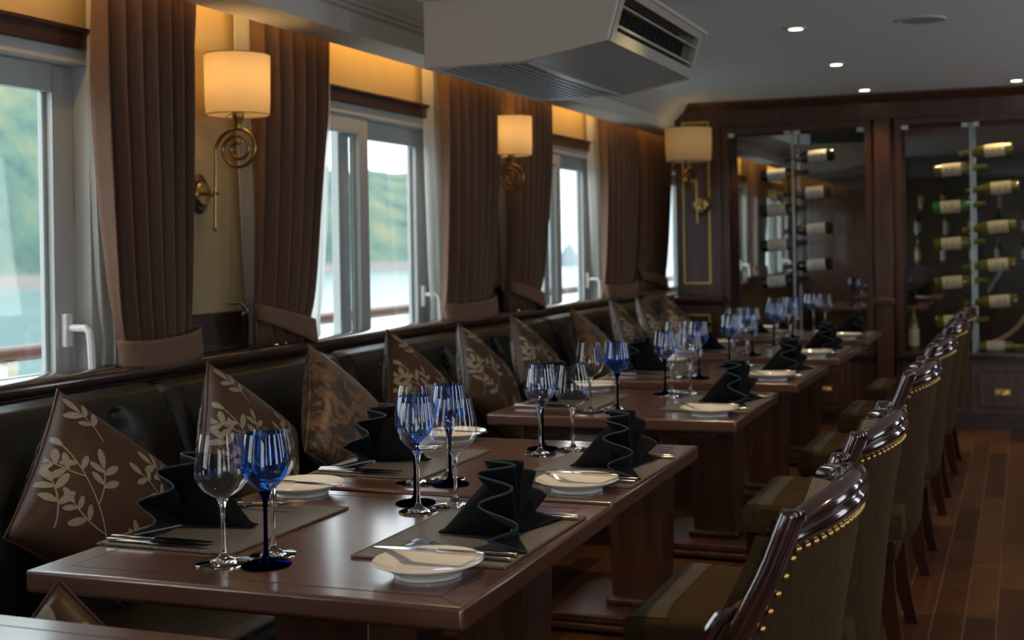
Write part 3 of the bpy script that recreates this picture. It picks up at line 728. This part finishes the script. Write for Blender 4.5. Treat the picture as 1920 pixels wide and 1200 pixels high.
    for zz, gr in ((None, 1), (.425, 1.012), (.39, 1.014), (.368, 1.010), (.358, 1.0)):
        for p in ring: vs.append((cx + (p[0] - cx) * gr, p[1] * gr, p[2] if zz is None else zz))
    sm.add(vs, [(r * L + k, r * L + (k + 1) % L, (r + 1) * L + (k + 1) % L, (r + 1) * L + k) for r in range(4) for k in range(L)])
    so = obj('seat', sm, M['velvet'], c, ang=75, merge=3e-4)
    obj('seat_band', MB().grid(lambda u, v: tuple(a + b for a, b in zip(seat(.015 + u * .17, .02 + v * .96), (0, 0, .0012))), 8, 24), M['velvet_band'], so, ang=180)
    obj('apron', MB().box(-.800, -.360, -.228, .228, .300, .360), M['leg'], c, bevel=.004)
    for s in (-1, 1):
        obj('leg', MB().frustum((-.772, s * .203), 0, .31, (.018, .018), (.026, .026)), M['leg'], c, bevel=.003)
        path = [(-.400, s * .185, .36), (-.398, s * .186, .27), (-.388, s * .189, .17), (-.372, s * .194, .08), (-.352, s * .200, 0.0)]
        lg = MB(); vs = []
        for (x, y, z), w in zip(path, (.030, .028, .025, .022, .019)):
            vs += [(x - w, y - .018, z), (x + w, y - .018, z), (x + w, y + .018, z), (x - w, y + .018, z)]
        lg.add(vs, [(4 * i + k, 4 * i + (k + 1) % 4, 4 * i + 4 + (k + 1) % 4, 4 * i + 4 + k) for i in range(4) for k in range(4)] + [(3, 2, 1, 0), (16, 17, 18, 19)])
        obj('leg', lg, M['lacquer'], c, bevel=.003)
    return c
pc = Proto(make_chair())
CH = [(2.00, 0, 0), (2.75, 0, 0), (3.93, 0, 0), (4.92, 0, 0), (5.98, 0, 0), (7.02, 0, 0)]
for i, (y, dx, rz) in enumerate(CH):
    pc.put((dx, y, 0), R(rz), 'brown upholstered dining chair with brass nailheads at the ' + TAB[i + 1][0], 'brown dining chairs along the aisle')
# ------------------------------------------------------------------ wall lamps
def lerp2(tab, z):
    for (z0, a), (z1, b) in zip(tab[:-1], tab[1:]):
        if z <= z1: return a + (b - a) * max(0, (z - z0) / (z1 - z0))
    return tab[-1][1]
def make_sconce():
    s = thing('wall_lamp', '', 'wall lamp', group='brass scroll wall lamps')
    obj('wood_backplate', MB().lathe([(.0001, 0), (.062, 0), (.062, .008), (.052, .016), (.0001, .016)], 36, axis='x'), M['cab'], s)
    s.children[0].scale = (1, .72, 1.1)
    obj('brass_plate', MB().lathe([(.0001, .016), (.040, .016), (.042, .020), (.036, .026), (.0001, .028)], 32, axis='x'), M['brass_old'], s)
    obj('boss', MB().tube([(.024, 0, 0), (.050, 0, 0)], .006, 10).sphere((.055, 0, 0), .010).tube([(.075, 0, 0), (.084, 0, 0)], .006, 10), M['brass_old'], s)
    # stem + spiral in the plane perpendicular to the wall (local x/z)
    x0 = .072; path = [(x0 - .006, 0, -.120), (x0 - .005, 0, -.05), (x0 - .002, 0, .03), (x0, 0, .10)]
    cx, cz = x0 + .0926, .150; a0 = PI; RT = [(0, .0926), (.12, .074), (.25, .064), (.5, .0655), (.75, .063), (1.0, .0635), (1.12, .050), (1.25, .040), (1.5, .040), (1.75, .036), (2.0, .028), (2.05, .026), (2.3, .016)]; tot = 2 * PI * 2.22
    for k in range(0, 110):
        u = k / 109; a = a0 - tot * u; r = .074 * (1 - u) ** .85 + .012
        r = lerp2(RT, u * 2.22)
        path.append((cx + r * math.cos(a), .0, cz + r * math.sin(a)))
    rad = [.0056] * len(path)
    obj('scroll_stem', MB().tube(path, rad, 12), M['brass_old'], s)
    e = path[-1]
    obj('finial', MB().sphere((path[0][0], 0, path[0][2]), .008), M['brass_old'], s)
    obj('finial', MB().sphere((e[0] + .004, 0, e[2]), .009), M['brass_old'], s)
    sx = cx; zb, zt = .262, .462
    obj('socket', MB().lathe([(.0001, .214), (.010, .216), (.012, .240), (.018, .250), (.020, .262), (.020, .285), (.012, .288), (.012, .305), (.0001, .305)], 24, (sx, 0, 0)), M['brass_old'], s)
    sh = obj('lamp_shade', MB().shell([(.104, zb), (.107, zb + .05), (.109, zt)], 64, (sx, 0, 0)), M['shade'], s, ang=180)
    for r, z in ((.104, zb), (.109, zt)):
        rim = MB().tube([(sx + r * math.cos(2 * PI * k / 64), r * math.sin(2 * PI * k / 64), z) for k in range(65)], .0018, 6, caps=False)
        obj('shade_rim', rim, M['shade_rim'], sh)
    sp = MB()
    for k in range(3): a = 2 * PI * k / 3 + .5; sp.tube([(sx, 0, zb + .02), (sx + .104 * math.cos(a), .104 * math.sin(a), zb + .002)], .0016, 6)
    obj('shade_spider', sp, M['shade_rim'], sh)
    obj('bulb', MB().sphere((sx, 0, .385), .022, 16, 12, (1, 1, 1.3)), M['bulb'], s)
    return s, sx
sc0, SX = make_sconce()
ps = Proto(sc0)
LAMP_W = .60
def lamp_light(p, k=1):
    l = D.lights.new('bulb_light', 'POINT'); l.energy = LAMP_W * k; l.color = (1, .60, .26); l.shadow_soft_size = .03
    o = D.objects.new('bulb_light', l); COL.objects.link(o); o.location = p
L1Y = 3.548; LZ = 1.428
for y, z, rz, x, lab in ((L1Y, LZ, 0, XW, 'brass scroll wall lamp with cream drum shade, between the first two windows'), (5.93, LZ + .012, 0, XW, 'brass scroll wall lamp with cream drum shade, between the second and third windows')):
    if y > 8: continue
    ps.put((x, y, z), rz, lab); lamp_light((x + SX, y, z + .385))
pz = 1.500
o3 = ps.put((-2.085, YC - .012, pz), -PI / 2 - .10, 'brass scroll wall lamp with cream drum shade on the wood pilaster'); o3.scale = (1.45, 1.45, 1.10)
lamp_light((-2.085 - 1.45 * SX * math.sin(.10), YC - .012 - 1.45 * SX * math.cos(.10), pz + .385 * 1.1), 5)
# ------------------------------------------------------------------ ceiling: air conditioner, downlights, speaker
AX0, AY0, AY1 = -1.90, 3.80, 4.86
def ac_profile(x): return x
prof = [(-1.900, 1.839), (-1.532, 1.840), (-1.244, 1.891), (-1.190, 2.069), (-1.900, 2.069)]
def make_ac(loc, label):
    a = thing('air_conditioner', label, 'air conditioner', loc, group='ceiling air conditioners')
    obj('side_panel', MB().sweep(prof, -.006, .012), M['acpanel'], a, bevel=.004)
    obj('side_panel', MB().sweep(prof, 1.048, 1.066), M['acpanel'], a, bevel=.004)
    obj('rear_panel', MB().box(-1.898, -1.885, .012, 1.048, 1.842, 2.066), M['acpanel'], a)
    obj('top_cover', MB().box(-1.915, -1.175, -.02, 1.08, 2.066, 2.080), M['acpanel'], a, bevel=.003)
    obj('hanger_box', MB().box(-1.75, -1.35, .15, .91, 2.08, CEIL), M['acdark'], a)
    obj('belly_panel', MB().add([(-1.532, .012, 1.842), (-1.532, 1.048, 1.842), (-1.250, 1.048, 1.893), (-1.250, .012, 1.893), (-1.532, .012, 1.854), (-1.532, 1.048, 1.854), (-1.250, 1.048, 1.905), (-1.250, .012, 1.905)],
        [(0, 3, 2, 1), (4, 5, 6, 7), (0, 1, 5, 4), (1, 2, 6, 5), (2, 3, 7, 6), (3, 0, 4, 7)]), M['acmetal'], a)
    g = MB()
    for k in range(11):
        x = -1.875 + .0315 * k
        g.box(x, x + .003, .02, 1.04, 1.845, 1.876).box(x - .003, x + .006, .02, 1.04, 1.840, 1.845)
    g.box(-1.895, -1.878, .012, 1.048, 1.838, 1.850).box(-1.545, -1.530, .012, 1.048, 1.838, 1.850).box(-1.895, -1.53, .012, .030, 1.838, 1.850).box(-1.895, -1.53, 1.030, 1.048, 1.838, 1.850)
    obj('intake_grille', g, M['acmetal'], a, smooth=False)
    obj('filter', MB().box(-1.885, -1.54, .02, 1.04, 1.880, 1.890), M['acdark'], a)
    # outlet face (sloping plane between the two lips), local frame
    d = Vector((-1.190 + 1.244, 0, 2.069 - 1.891)); L = d.length; dn = d.normalized(); nr = Vector((dn.z, 0, -dn.x))
    def face(s0, s1, y0, y1, n0, n1, mb):
        c = []
        for n in (n0, n1):
            for s, y in ((s0, y0), (s1, y0), (s1, y1), (s0, y1)):
                p = Vector((-1.244, 0, 1.891)) + dn * s + nr * n; c.append((p.x, y, p.z))
        mb.add(c, [(3, 2, 1, 0), (4, 5, 6, 7)] + [(i, (i + 1) % 4, 4 + (i + 1) % 4, 4 + i) for i in range(4)])
    fr = MB(); face(0, .038, .012, 1.048, -.02, .004, fr); face(L - .028, L, .012, 1.048, -.02, .004, fr); face(.038, L - .028, .012, .05, -.02, .004, fr); face(.038, L - .028, 1.010, 1.048, -.02, .004, fr)
    obj('outlet_frame', fr, M['actrim'], a)
    dk = MB(); face(.030, L - .02, .04, 1.02, -.10, -.085, dk); obj('outlet_back', dk, M['acdark'], a)
    vn = MB(); face(.052, .060, .05, 1.01, -.03, .002, vn); face(.118, .124, .05, 1.01, -.03, .002, vn); obj('outlet_vane', vn, M['actrim'], a)
    for k in range(14):
        vd = MB(); face(.06, .118, .10 + k * .062, .103 + k * .062, -.05, -.02, vd); obj('louver', vd, M['acdark'], a, smooth=False)
    for xx, zz in ((-1.842, 1.862), (-1.62, 1.868)):
        obj('screw', MB().lathe([(.0001, -.0095), (.005, -.009), (.006, -.006), (.006, 0)], 12, (xx, 0, zz), 'y'), M['chrome'], a)
    return a
ac = make_ac((0, AY0, 0), 'grey ceiling-hung air conditioner with louvred underside above the tables')
dup(ac, (.0, 10.9, 0), 0, 'ceiling-hung air conditioner beyond the wine cabinet glass')
def make_dl():
    d = thing('downlight', '', 'downlight', group='recessed ceiling downlights')
    obj('trim_ring', MB().lathe([(.030, -.001), (.047, -.003), (.050, 0), (.048, .004), (.030, .004)], 32), M['white'], d)
    obj('lens', MB().lathe([(.0001, -.0015), (.031, -.0015), (.031, .003), (.0001, .003)], 24), M['lens'], d)
    return d
pd = Proto(make_dl())
DL = [(-.952, 5.651, 'first of three in a row behind the air conditioner'), (-.943, 6.887, 'middle of three in a row behind the air conditioner'), (-.937, 8.136, 'last of three, closest to the wine cabinets'),
      (-.02, 8.10, 'above the aisle by the wine cabinets')]
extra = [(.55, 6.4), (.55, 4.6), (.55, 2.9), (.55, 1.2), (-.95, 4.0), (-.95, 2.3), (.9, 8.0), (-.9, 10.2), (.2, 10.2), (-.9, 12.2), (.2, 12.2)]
def spot(x, y, e, size=110, tgt=None, z=CEIL - .012):
    l = D.lights.new('downlight_spot', 'SPOT'); l.energy = e; l.color = (1, .70, .36); l.spot_size = R(size); l.spot_blend = .7; l.shadow_soft_size = .03
    o = D.objects.new('downlight_spot', l); COL.objects.link(o); o.location = (x, y, z)
for x, y, n in DL: pd.put((x, y, CEIL - .004), 0, 'small recessed downlight, ' + n)
SPOT_W = 4
for x, y, n in DL: spot(x, y, SPOT_W)
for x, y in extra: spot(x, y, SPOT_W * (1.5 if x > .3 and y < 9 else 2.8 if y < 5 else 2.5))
sp = thing('ceiling_speaker', 'round white ceiling speaker beside the downlights', 'speaker', (-.405, 5.677, CEIL))
obj('speaker_rim', MB().lathe([(.088, -.002), (.094, -.006), (.104, -.006), (.110, 0), (.088, 0), (.088, -.002)], 48), M['white'], sp)
obj('speaker_grille', MB().lathe([(.0001, -.005), (.088, -.004), (.088, 0)], 48), M['pvc'], sp)
# ------------------------------------------------------------------ wine cabinet divider
YB = YC + .36
obj_p = MB().box(-2.27, -1.950, YC, YB, 0, CEIL)
pil = struct('pillar', obj_p, M['cab'], bevel=.004)
obj('pillar_ledge', MB().sweepx([(YC + .01, .80), (YC - .012, .806), (YC - .035, .820), (YC - .042, .835), (YC - .042, .850), (YC - .030, .862), (YC + .01, .868)], -2.285, -1.935), M['cab'], pil)
def gold_frame(x0, x1, z0, z1, y, w=.013):
    return MB().box(x0, x0 + w, y - .004, y, z0, z1).box(x1 - w, x1, y - .004, y, z0, z1).box(x0 + w, x1 - w, y - .004, y, z0, z0 + w).box(x0 + w, x1 - w, y - .004, y, z1 - w, z1)
obj('gold_frame', gold_frame(-2.222, -2.026, .950, 2.075, YC), M['gold'], pil)
obj('gold_frame', gold_frame(-2.222, -2.036, .15, .742, YC), M['gold'], pil)
# fascia and crown across the divider
XE = 1.9
fa = MB().box(-1.95, XE, YC, YB, 2.032, CEIL).sweepx([(YC + .02, 2.135), (YC - .008, 2.140), (YC - .015, 2.152), (YC - .045, 2.178), (YC - .050, 2.186), (YC - .050, CEIL), (YC + .02, CEIL)], -2.30, XE)
struct('trim_3', fa, M['cab'], ang=40)
struct('pillar_right', MB().box(.62, XE, YC, YB, 0, 2.032), M['cab'])
# slim post between the two cabinets
po = MB().box(-.912, -.806, YC - .03, YB - .05, .48, 2.032).box(-.945, -.80, YC - .045, YC + .05, .800, .845).box(-.935, -.805, YC - .03, YC + .05, .45, .80)
post = thing('divider_post', 'slim square wood post between the two wine cabinets', 'post')
obj('post_shaft', MB().box(-.912, -.806, YC - .03, YB - .05, 0, 2.030), M['cab'], post, bevel=.004)
obj('post_collar', MB().box(-.928, -.792, YC - .055, YC + .004, .806, .850), M['cab'], post, bevel=.008)
def bottle_mesh(root, glass, lab, cap, seg=24):
    # axis along +x : base at 0, lip at .30
    pr = [(.0001, .004), (.030, 0), (.0365, .004), (.0372, .02), (.0372, .175), (.034, .195), (.022, .222), (.0155, .240), (.0142, .275), (.0160, .285), (.0160, .298), (.0135, .300), (.0001, .300)]
    obj('glass_body', MB().lathe(pr, seg, axis='x'), glass, root)
    obj('paper_label', MB().lathe([(.0378, .045), (.0378, .158)], seg, axis='x').box(.072, .078, -.012, .012, .0370, .0380, 1).box(.100, .103, -.018, .010, .0370, .0380, 1).box(.112, .115, -.010, .016, .0370, .0380, 1), [lab, M['print']], root)
    obj('capsule', MB().lathe([(.0165, .245), (.0158, .285), (.0172, .287), (.0172, .299), (.0150, .3015), (.0001, .3015)], seg, axis='x'), cap, root)
def make_bottle(kind):
    b = thing('wine_bottle', '', 'wine bottle', group='wine bottles in the cabinets')
    g = {'red': M['red_wine'], 'white': M['white_wine'], 'green': M['green_glass']}[kind]
    bottle_mesh(b, g, M['label'] if kind == 'red' else M['label2'], M['capsule_k'] if kind == 'red' else M['white_wine'])
    return b
BR, BW, BGR = Proto(make_bottle('red')), Proto(make_bottle('white')), Proto(make_bottle('green'))
def put_bottle(proto, x, z, neck, tilt, label, y=YC + .085):
    o = proto.put((0, 0, 0), 0, label, 'wine bottles in the cabinets')
    # label centre (.10 from the base) goes to x
    m = Matrix.Rotation(R(-tilt), 4, 'Y') @ (Matrix.Identity(4) if neck > 0 else Matrix.Rotation(PI, 4, 'Z'))
    c = m @ Vector((.10, 0, 0)); m.translation = Vector((x, y, z)) - c
    # turn the label print to the camera side
    k = Matrix.Scale(1.10, 4)
    o.matrix_world = m @ Matrix.Rotation(PI / 2, 4, 'X') @ k if neck > 0 else m @ Matrix.Rotation(-PI / 2, 4, 'X') @ k
    return o
L1 = [(-1.585, 1.690), (-1.590, 1.450), (-1.591, 1.210), (-1.597, .962)]; L2 = [(-1.284, 1.810), (-1.306, 1.567), (-1.300, 1.317), (-1.304, 1.075)]
R1 = [(-.441, 1.684), (-.452, 1.441), (-.449, 1.201), (-.447, .948), (-.441, .694)]; R2 = [(-.150, 1.801), (-.115, 1.559), (-.136, 1.306), (-.140, 1.062), (-.134, .826)]
on5 = ['topmost', 'second from the top', 'third from the top', 'fourth from the top', 'lowest']
for k, (x, z) in enumerate(L1): put_bottle(BR, x, z, 1, 4, 'dark wine bottle, neck toward the aisle, %s, cabinet by the windows' % on5[k])
for k, (x, z) in enumerate(L2): put_bottle(BR, x, z, -1, 4, 'dark wine bottle, neck toward the windows, %s, cabinet by the windows' % on5[k])
for k, (x, z) in enumerate(R1): put_bottle(BGR if k == 1 else BW, x, z, 1, 4, ('bright green' if k == 1 else 'yellow-green') + ' wine bottle, neck toward the aisle, %s, cabinet by the aisle' % on5[k])
for k, (x, z) in enumerate(R2): put_bottle(BW if k else BW, x, z, -1, 4, 'yellow-green wine bottle, neck toward the windows, %s, cabinet by the aisle' % on5[k])
b = BW.put((0, 0, 0), 0, 'upright white wine bottle standing in the wine cabinet beside the post'); b.matrix_world = Matrix.Translation((-.690, YC + .10, .487)) @ Matrix.Rotation(-PI / 2, 4, 'Y') @ Matrix.Rotation(-PI * .5, 4, 'X')
b = BW.put((0, 0, 0), 0, 'wine bottle lying on the bottom of the cabinet by the aisle'); b.matrix_world = Matrix.Translation((-.28, YC + .14, .526)) @ Matrix.Rotation(.15, 4, 'Z')
def rack(x, bottles, label):
    r = thing('bottle_rack', label, 'bottle rack', (x, YC + .17, 0), group='bottle rack posts')
    obj('rack_post', MB().box(-.010, .010, -.008, .008, .484, 2.03), M['edge'], r)
    for bx, bz, nk in bottles:
        e = bx + (.07 if nk > 0 else -.07) - x
        obj('peg', MB().tube([(0, 0, bz + .004), (e * .4, -.03, bz - .022), (e, -.085 + .038, bz - .040 + .012)], .004, 8), M['chrome'], r)
rack(-1.440, [(x, z, 1) for x, z in L1] + [(x, z, -1) for x, z in L2], 'upright steel bottle rack in the wine cabinet by the windows')
rack(-.290, [(x, z, 1) for x, z in R1] + [(x, z, -1) for x, z in R2], 'upright steel bottle rack in the wine cabinet by the aisle')
def cabinet(x0, x1, split, label, handles, drawers):
    c = thing('wine_cabinet', label, 'wine cabinet', group='glazed wine cabinets')
    z1 = 2.032; zt = 1.985; zc = .482
    f = MB(); s = .045
    for y in (YC + .01, YB - .05):
        f.box(x0, x0 + s, y, y + .035, zc, z1).box(x1 - s, x1, y, y + .035, zc, z1).box(x0 + s, x1 - s, y, y + .035, zt, z1).box(x0 + s, x1 - s, y, y + .035, zc, zc + .012)
    obj('door_frame', f, M['cab'], c, bevel=.004)
    for y, first in ((YC + .026, True), (YB - .035, False)):
        for a, b in ((x0 + s - .005, split - .004), (split + .004, x1 - s + .005)):
            g = obj('glass_door', MB().box(a, b, y, y + .006, zc + .01, zt + .004), M['cabglass'], c, smooth=False)
            if first:
                ea = b if b < split else a
                obj('glass_edge', MB().box(ea - .003, ea + .003, y - .0006, y + .0066, zc + .01, zt + .004), M['edge'], g)
                for q0, q1 in ((a + .010, a + .055) if a < split - .1 else (b - .055, b - .010), (ea - .05, ea - .01) if b < split else (ea + .01, ea + .05)):
                    obj('hinge_clip', MB().box(q0, q1, y - .008, y + .010, zt - .03, zt + .002), M['chrome'], g)
    obj('counter', MB().box(x0, x1, YC - .05, YB - .06, .455, .482), M['counter'], c, bevel=.004)
    obj('base', MB().box(x0, x1, YC, YB - .06, .075, .455).box(x0 + .01, x1 - .01, YC + .05, YB - .08, 0, .075), M['cab'], c)
    for a, b in drawers:
        d = obj('drawer', MB().box(a, b, YC - .016, YC, .10, .430), M['cab'], c, bevel=.004)
        obj('drawer_panel', MB().box(a + .05, b - .05, YC - .026, YC - .016, .150, .380), M['cab'], d, bevel=.006)
        mx = (a + b) / 2; pu = MB()
        pu.grid(lambda u, v: (mx + .042 * math.cos(PI * u), YC - .026 - .024 * math.sin(PI * u) * math.sin(PI / 2 * v) ** .7, .240 + .024 * math.cos(PI / 2 * v) * math.sin(PI * u) ** .5 - .004 * v), 18, 8)
        pu.box(mx - .046, mx + .046, YC - .029, YC - .026, .232, .268)
        obj('cup_pull', pu, M['brass'], d)
    return c
cabinet(-1.948, -.930, -1.456, 'glazed wine cabinet with dark bottles, next to the pilaster', True, [(-1.90, -1.44), (-1.42, -1.09)])
cabinet(-.790, .618, -.306, 'glazed wine cabinet with yellow-green bottles, by the aisle', True, [(-.75, -.36), (-.33, .06), (.10, .55)])
cur = MB().tube([(-.335 + .40 * math.sin(a), YC + .22, .52 + .40 - .40 * math.cos(a)) for a in [R(8 + 6 * k) for k in range(15)]], .024, 10, flat=(1, .7))
tag(obj('curved_tan_arc', cur, M['tan']), 'curved tan arc shape inside the wine cabinet by the aisle', 'bottle cradle')  # unidentified curved tan band, modelled as a solid arc
for x, y in ((-1.66, YC + .06), (-1.20, YC + .06), (-.55, YC + .06), (-.10, YC + .06), (.35, YC + .06)): spot(x, y, 2.2, 120, z=2.0)
# ------------------------------------------------------------------ room beyond the divider
pt.put((-1.10, 10.35, 0), 0, 'mahogany table seen through the glass of the wine cabinets', 'tables beyond the cabinets')
pt.put((-1.10, 12.1, 0), 0, 'far mahogany table deep in the room beyond the cabinets', 'tables beyond the cabinets')
for ty, nm in ((10.35, 'table just beyond the wine cabinets'), (12.1, 'far table in the room beyond')):
    for dx, dy, pr, lb in ((-.05, .1, GB, 'blue wine glass'), (.05, .18, GL, 'clear wide wine glass'), (.02, 0, GS, 'clear narrow wine glass'), (-.2, -.12, GB, 'blue wine glass beside the napkin'), (-.12, -.2, GS, 'clear wine glass at the near corner')):
        pr.put((-1.10 + dx, ty + dy, ZT), 0, lb + ' on the ' + nm, 'glasses beyond the cabinets')
    NK[0].put((-.83, ty, ZT), PI, 'black fan napkin on the ' + nm, 'napkins beyond the cabinets')
bar = thing('back_bar', 'dark back bar with lit shelves of bottles at the far end beyond the cabinets', 'bar', (0, 14.4, 0))
obj('carcass', MB().box(-1.4, 1.6, 0, .5, 0, .95).box(-1.4, 1.6, .42, .5, .95, 2.1), M['dark'], bar)
for z in (1.25, 1.55, 1.85): obj('shelf', MB().box(-1.3, 1.5, .18, .42, z, z + .02), M['ped'], bar)
BG = Proto(make_bottle('white'))
rr = random.Random(4)
for zi, z in enumerate((.95, 1.27, 1.57)):
    for k in range(9):
        pr = (BG, BR, BW)[(k + zi) % 3]; x = -1.1 + k * .29 + rr.uniform(-.04, .04)
        o = pr.put((0, 0, 0), 0, 'bottle standing on the back bar shelves beyond the cabinets', 'bottles on the back bar')
        o.matrix_world = Matrix.Translation((x, 14.68, z)) @ Matrix.Rotation(-PI / 2, 4, 'Y') @ Matrix.Rotation(-PI * .5, 4, 'X')
# ------------------------------------------------------------------ outside: deck rail, sea, hills
dr = thing('deck_railing', 'brown-topped deck railing with white posts outside the windows', 'railing', (-3.83, 0, 0))
obj('top_rail', MB().tube([(0, y, .833) for y in range(-4, 41)], .033, 12), M['rail'], dr)
obj('lower_rail', MB().tube([(0, y, .35) for y in range(-4, 41)], .018, 8), M['white'], dr)
for k in range(-1, 11):
    y = 3.90 + 3.51 * k; obj('rail_post', MB().box(-.028, .028, y - .028, y + .028, -.1, .805), M['white'], dr)
struct('terrain_deck', MB().box(-3.98, -2.86, -5, 40, -.16, -.06), M['white'])
SEA = -8.0
sea = struct('sea', MB().add([(-4, -300, SEA), (-4, 6000, SEA), (-5000, 6000, SEA), (-5000, -300, SEA)], [(0, 1, 2, 3)]), M['sea'], smooth=False)
from mathutils import noise as mn
def ridge(tab, h):
    for (a, x), (b, y) in zip(tab[:-1], tab[1:]):
        if h <= b: t = max(0, (h - a) / (b - a)); return x + (y - x) * t
    return tab[-1][1]
ELEV = [(21, .02), (22.6, .045), (24.5, .085), (26.0, .074), (26.6, .066), (27.1, .057), (27.6, .053), (28.4, .0555), (29.3, .0615), (30.2, .0575), (30.7, .0555), (31.4, .066), (32.5, .085), (35, .14), (39, .24), (50, .30), (70, .30)]
SHORE = [(21, 560), (24, 560), (29, 535), (36, 450), (43, 375), (70, 250)]
def hill(u, v):
    h = 21.2 + 45 * u; d0 = ridge(SHORE, h); d = d0 + 330 * v
    crest = ridge(ELEV, h) * (d0 + 230)
    k = min(1, v / .70); prof_ = math.sin(k * PI / 2) ** .9 * (1 if v < .7 else 1 - .25 * (v - .7) / .3)
    n = mn.fractal(Vector((d * math.sin(R(h)) * .02, d * math.cos(R(h)) * .02, 3)), 1.0, 2.0, 6)
    z = (crest + 9.2) * prof_ + n * (2.0 + 4.5 * min(1, k * 3)) * (1 if v > 0.01 else 0) - 9.2 + 1.2 * min(1, v * 20) - .5
    return (-d * math.sin(R(h)), d * math.cos(R(h)), z + 1.23)
struct('hill_1', MB().grid(hill, 420, 110), M['hill'], ang=180)
FAR = [(6, .05), (12, .07), (15.6, .074), (18, .080), (19.2, .076), (20.3, .080), (21, .076), (24, .072), (30, .03)]
def farm(u, v):
    h = 6 + 24 * u; d = 1500 + 600 * v; n = mn.fractal(Vector((h * .5, v * 3, 7)), 1.0, 2.0, 5)
    return (-d * math.sin(R(h)), d * math.cos(R(h)), SEA - 1 + (ridge(FAR, h) * 2100 + 10) * math.sin(v * PI / 2) + n * 8 * v)
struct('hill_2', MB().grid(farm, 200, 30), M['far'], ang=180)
sr = MB(); sr.grid(lambda u, v: (-205 + (4.5 * (1 - v) ** .6 + .3) * math.cos(2 * PI * u) * (1 + .2 * math.sin(5 * u * PI)), 560 + (4.5 * (1 - v) ** .6 + .3) * math.sin(2 * PI * u), SEA - .5 + 11 * v + .5 * math.sin(9 * u)), 24, 10)
tag(obj('rock_stack', sr, M['rock']), 'small grey rock islet standing in the sea beyond the third window', 'rock')
bu = thing('marker_buoy', 'orange and white buoy floating on the sea beyond the third window', 'buoy', (-63, 177, SEA))
obj('float_body', MB().lathe([(.0001, -.2), (.7, -.1), (.8, .25), (.6, .6), (.2, .9), (.0001, .95)], 20), M['orange'], bu)
obj('top_mark', MB().lathe([(.0001, .9), (.25, .92), (.2, 1.4), (.0001, 1.45)], 16), M['white'], bu)
# sea haze between the boat and the hills
hz, nt, out = mat('sea_haze'); v = N(nt, 'ShaderNodeVolumeScatter'); v.inputs['Density'].default_value = .00020; v.inputs['Color'].default_value = (.90, .96, 1, 1)
nt.links.new(v.outputs[0], out.inputs['Volume'])
tag(obj('sea_haze', MB().box(-2600, -40, -200, 2700, SEA + .3, 60), hz, smooth=False), 'pale haze hanging over the sea outside the windows', 'haze', kind='stuff')
# ------------------------------------------------------------------ light
w = D.worlds.new('overcast'); SC.world = w; w.use_nodes = True
bg = w.node_tree.nodes['Background']; bg.inputs['Color'].default_value = (.80, .87, .94, 1); bg.inputs['Strength'].default_value = 1.45
for a, b in WINS:
    l = D.lights.new('window_portal', 'AREA'); l.shape = 'RECTANGLE'; l.size = .90; l.size_y = b - a; l.cycles.is_portal = True
    o = D.objects.new('window_portal', l); COL.objects.link(o); o.location = (-2.78, (a + b) / 2, 1.36); o.rotation_euler = (0, R(-90), 0)
for a, b in zip(RW[:-1], RW[1:]):  # portals for the added far-side window gaps
    l = D.lights.new('window_portal', 'AREA'); l.shape = 'RECTANGLE'; l.size = 1.25; l.size_y = b - a - 1.30; l.cycles.is_portal = True
    o = D.objects.new('window_portal', l); COL.objects.link(o); o.location = (XR + .09, (a + b + 1.30) / 2, 1.375); o.rotation_euler = (0, R(90), 0)
l = D.lights.new('window_portal', 'AREA'); l.shape = 'RECTANGLE'; l.size = 1.6; l.size_y = 1.8; l.cycles.is_portal = True
o = D.objects.new('window_portal', l); COL.objects.link(o); o.location = (1.15, Y0 - .09, 1.15); o.rotation_euler = (R(90), 0, 0)
COVE_W = 13
l = D.lights.new('cove_strip', 'AREA'); l.shape = 'RECTANGLE'; l.size = .03; l.size_y = 17; l.energy = COVE_W; l.color = (1, .55, .15)
o = D.objects.new('cove_strip', l); COL.objects.link(o); o.location = (-2.455, 5.9, 2.15); o.rotation_euler = (0, R(75), 0)
# ------------------------------------------------------------------ camera
cam = D.cameras.new('camera'); co = D.objects.new('camera', cam); COL.objects.link(co)
yaw, roll = R(20.019), R(.989)
fwd = Vector((-math.sin(yaw), math.cos(yaw), 0)); rt = Vector((math.cos(yaw), math.sin(yaw), 0)); up = Vector((0, 0, 1))
r3 = rt * math.cos(roll) - up * math.sin(roll); u3 = up * math.cos(roll) + rt * math.sin(roll)
mw = Matrix(((r3.x, u3.x, -fwd.x, 0), (r3.y, u3.y, -fwd.y, 0), (r3.z, u3.z, -fwd.z, 1.23), (0, 0, 0, 1)))
co.matrix_world = mw
cam.sensor_fit = 'HORIZONTAL'; cam.sensor_width = 36; cam.lens = 36 * 2328.07 / 1920
cam.shift_x = -109.35 / 1920; cam.shift_y = -138.94 / 1920
cam.clip_start = .05; cam.clip_end = 8000
cam.dof.use_dof = True; cam.dof.focus_distance = 2.45; cam.dof.aperture_fstop = 5.0
SC.camera = co
vs = SC.view_settings; vs.view_transform = 'Standard'; vs.look = 'None'; vs.exposure = 1.68; vs.gamma = 1.0; vs.use_curve_mapping = False
cy = SC.cycles
cy.use_denoising = True; cy.max_bounces = 12; cy.diffuse_bounces = 5; cy.glossy_bounces = 5; cy.transmission_bounces = 10; cy.transparent_max_bounces = 40
cy.caustics_reflective = False; cy.caustics_refractive = False; cy.sample_clamp_indirect = 3.0; cy.use_adaptive_sampling = False
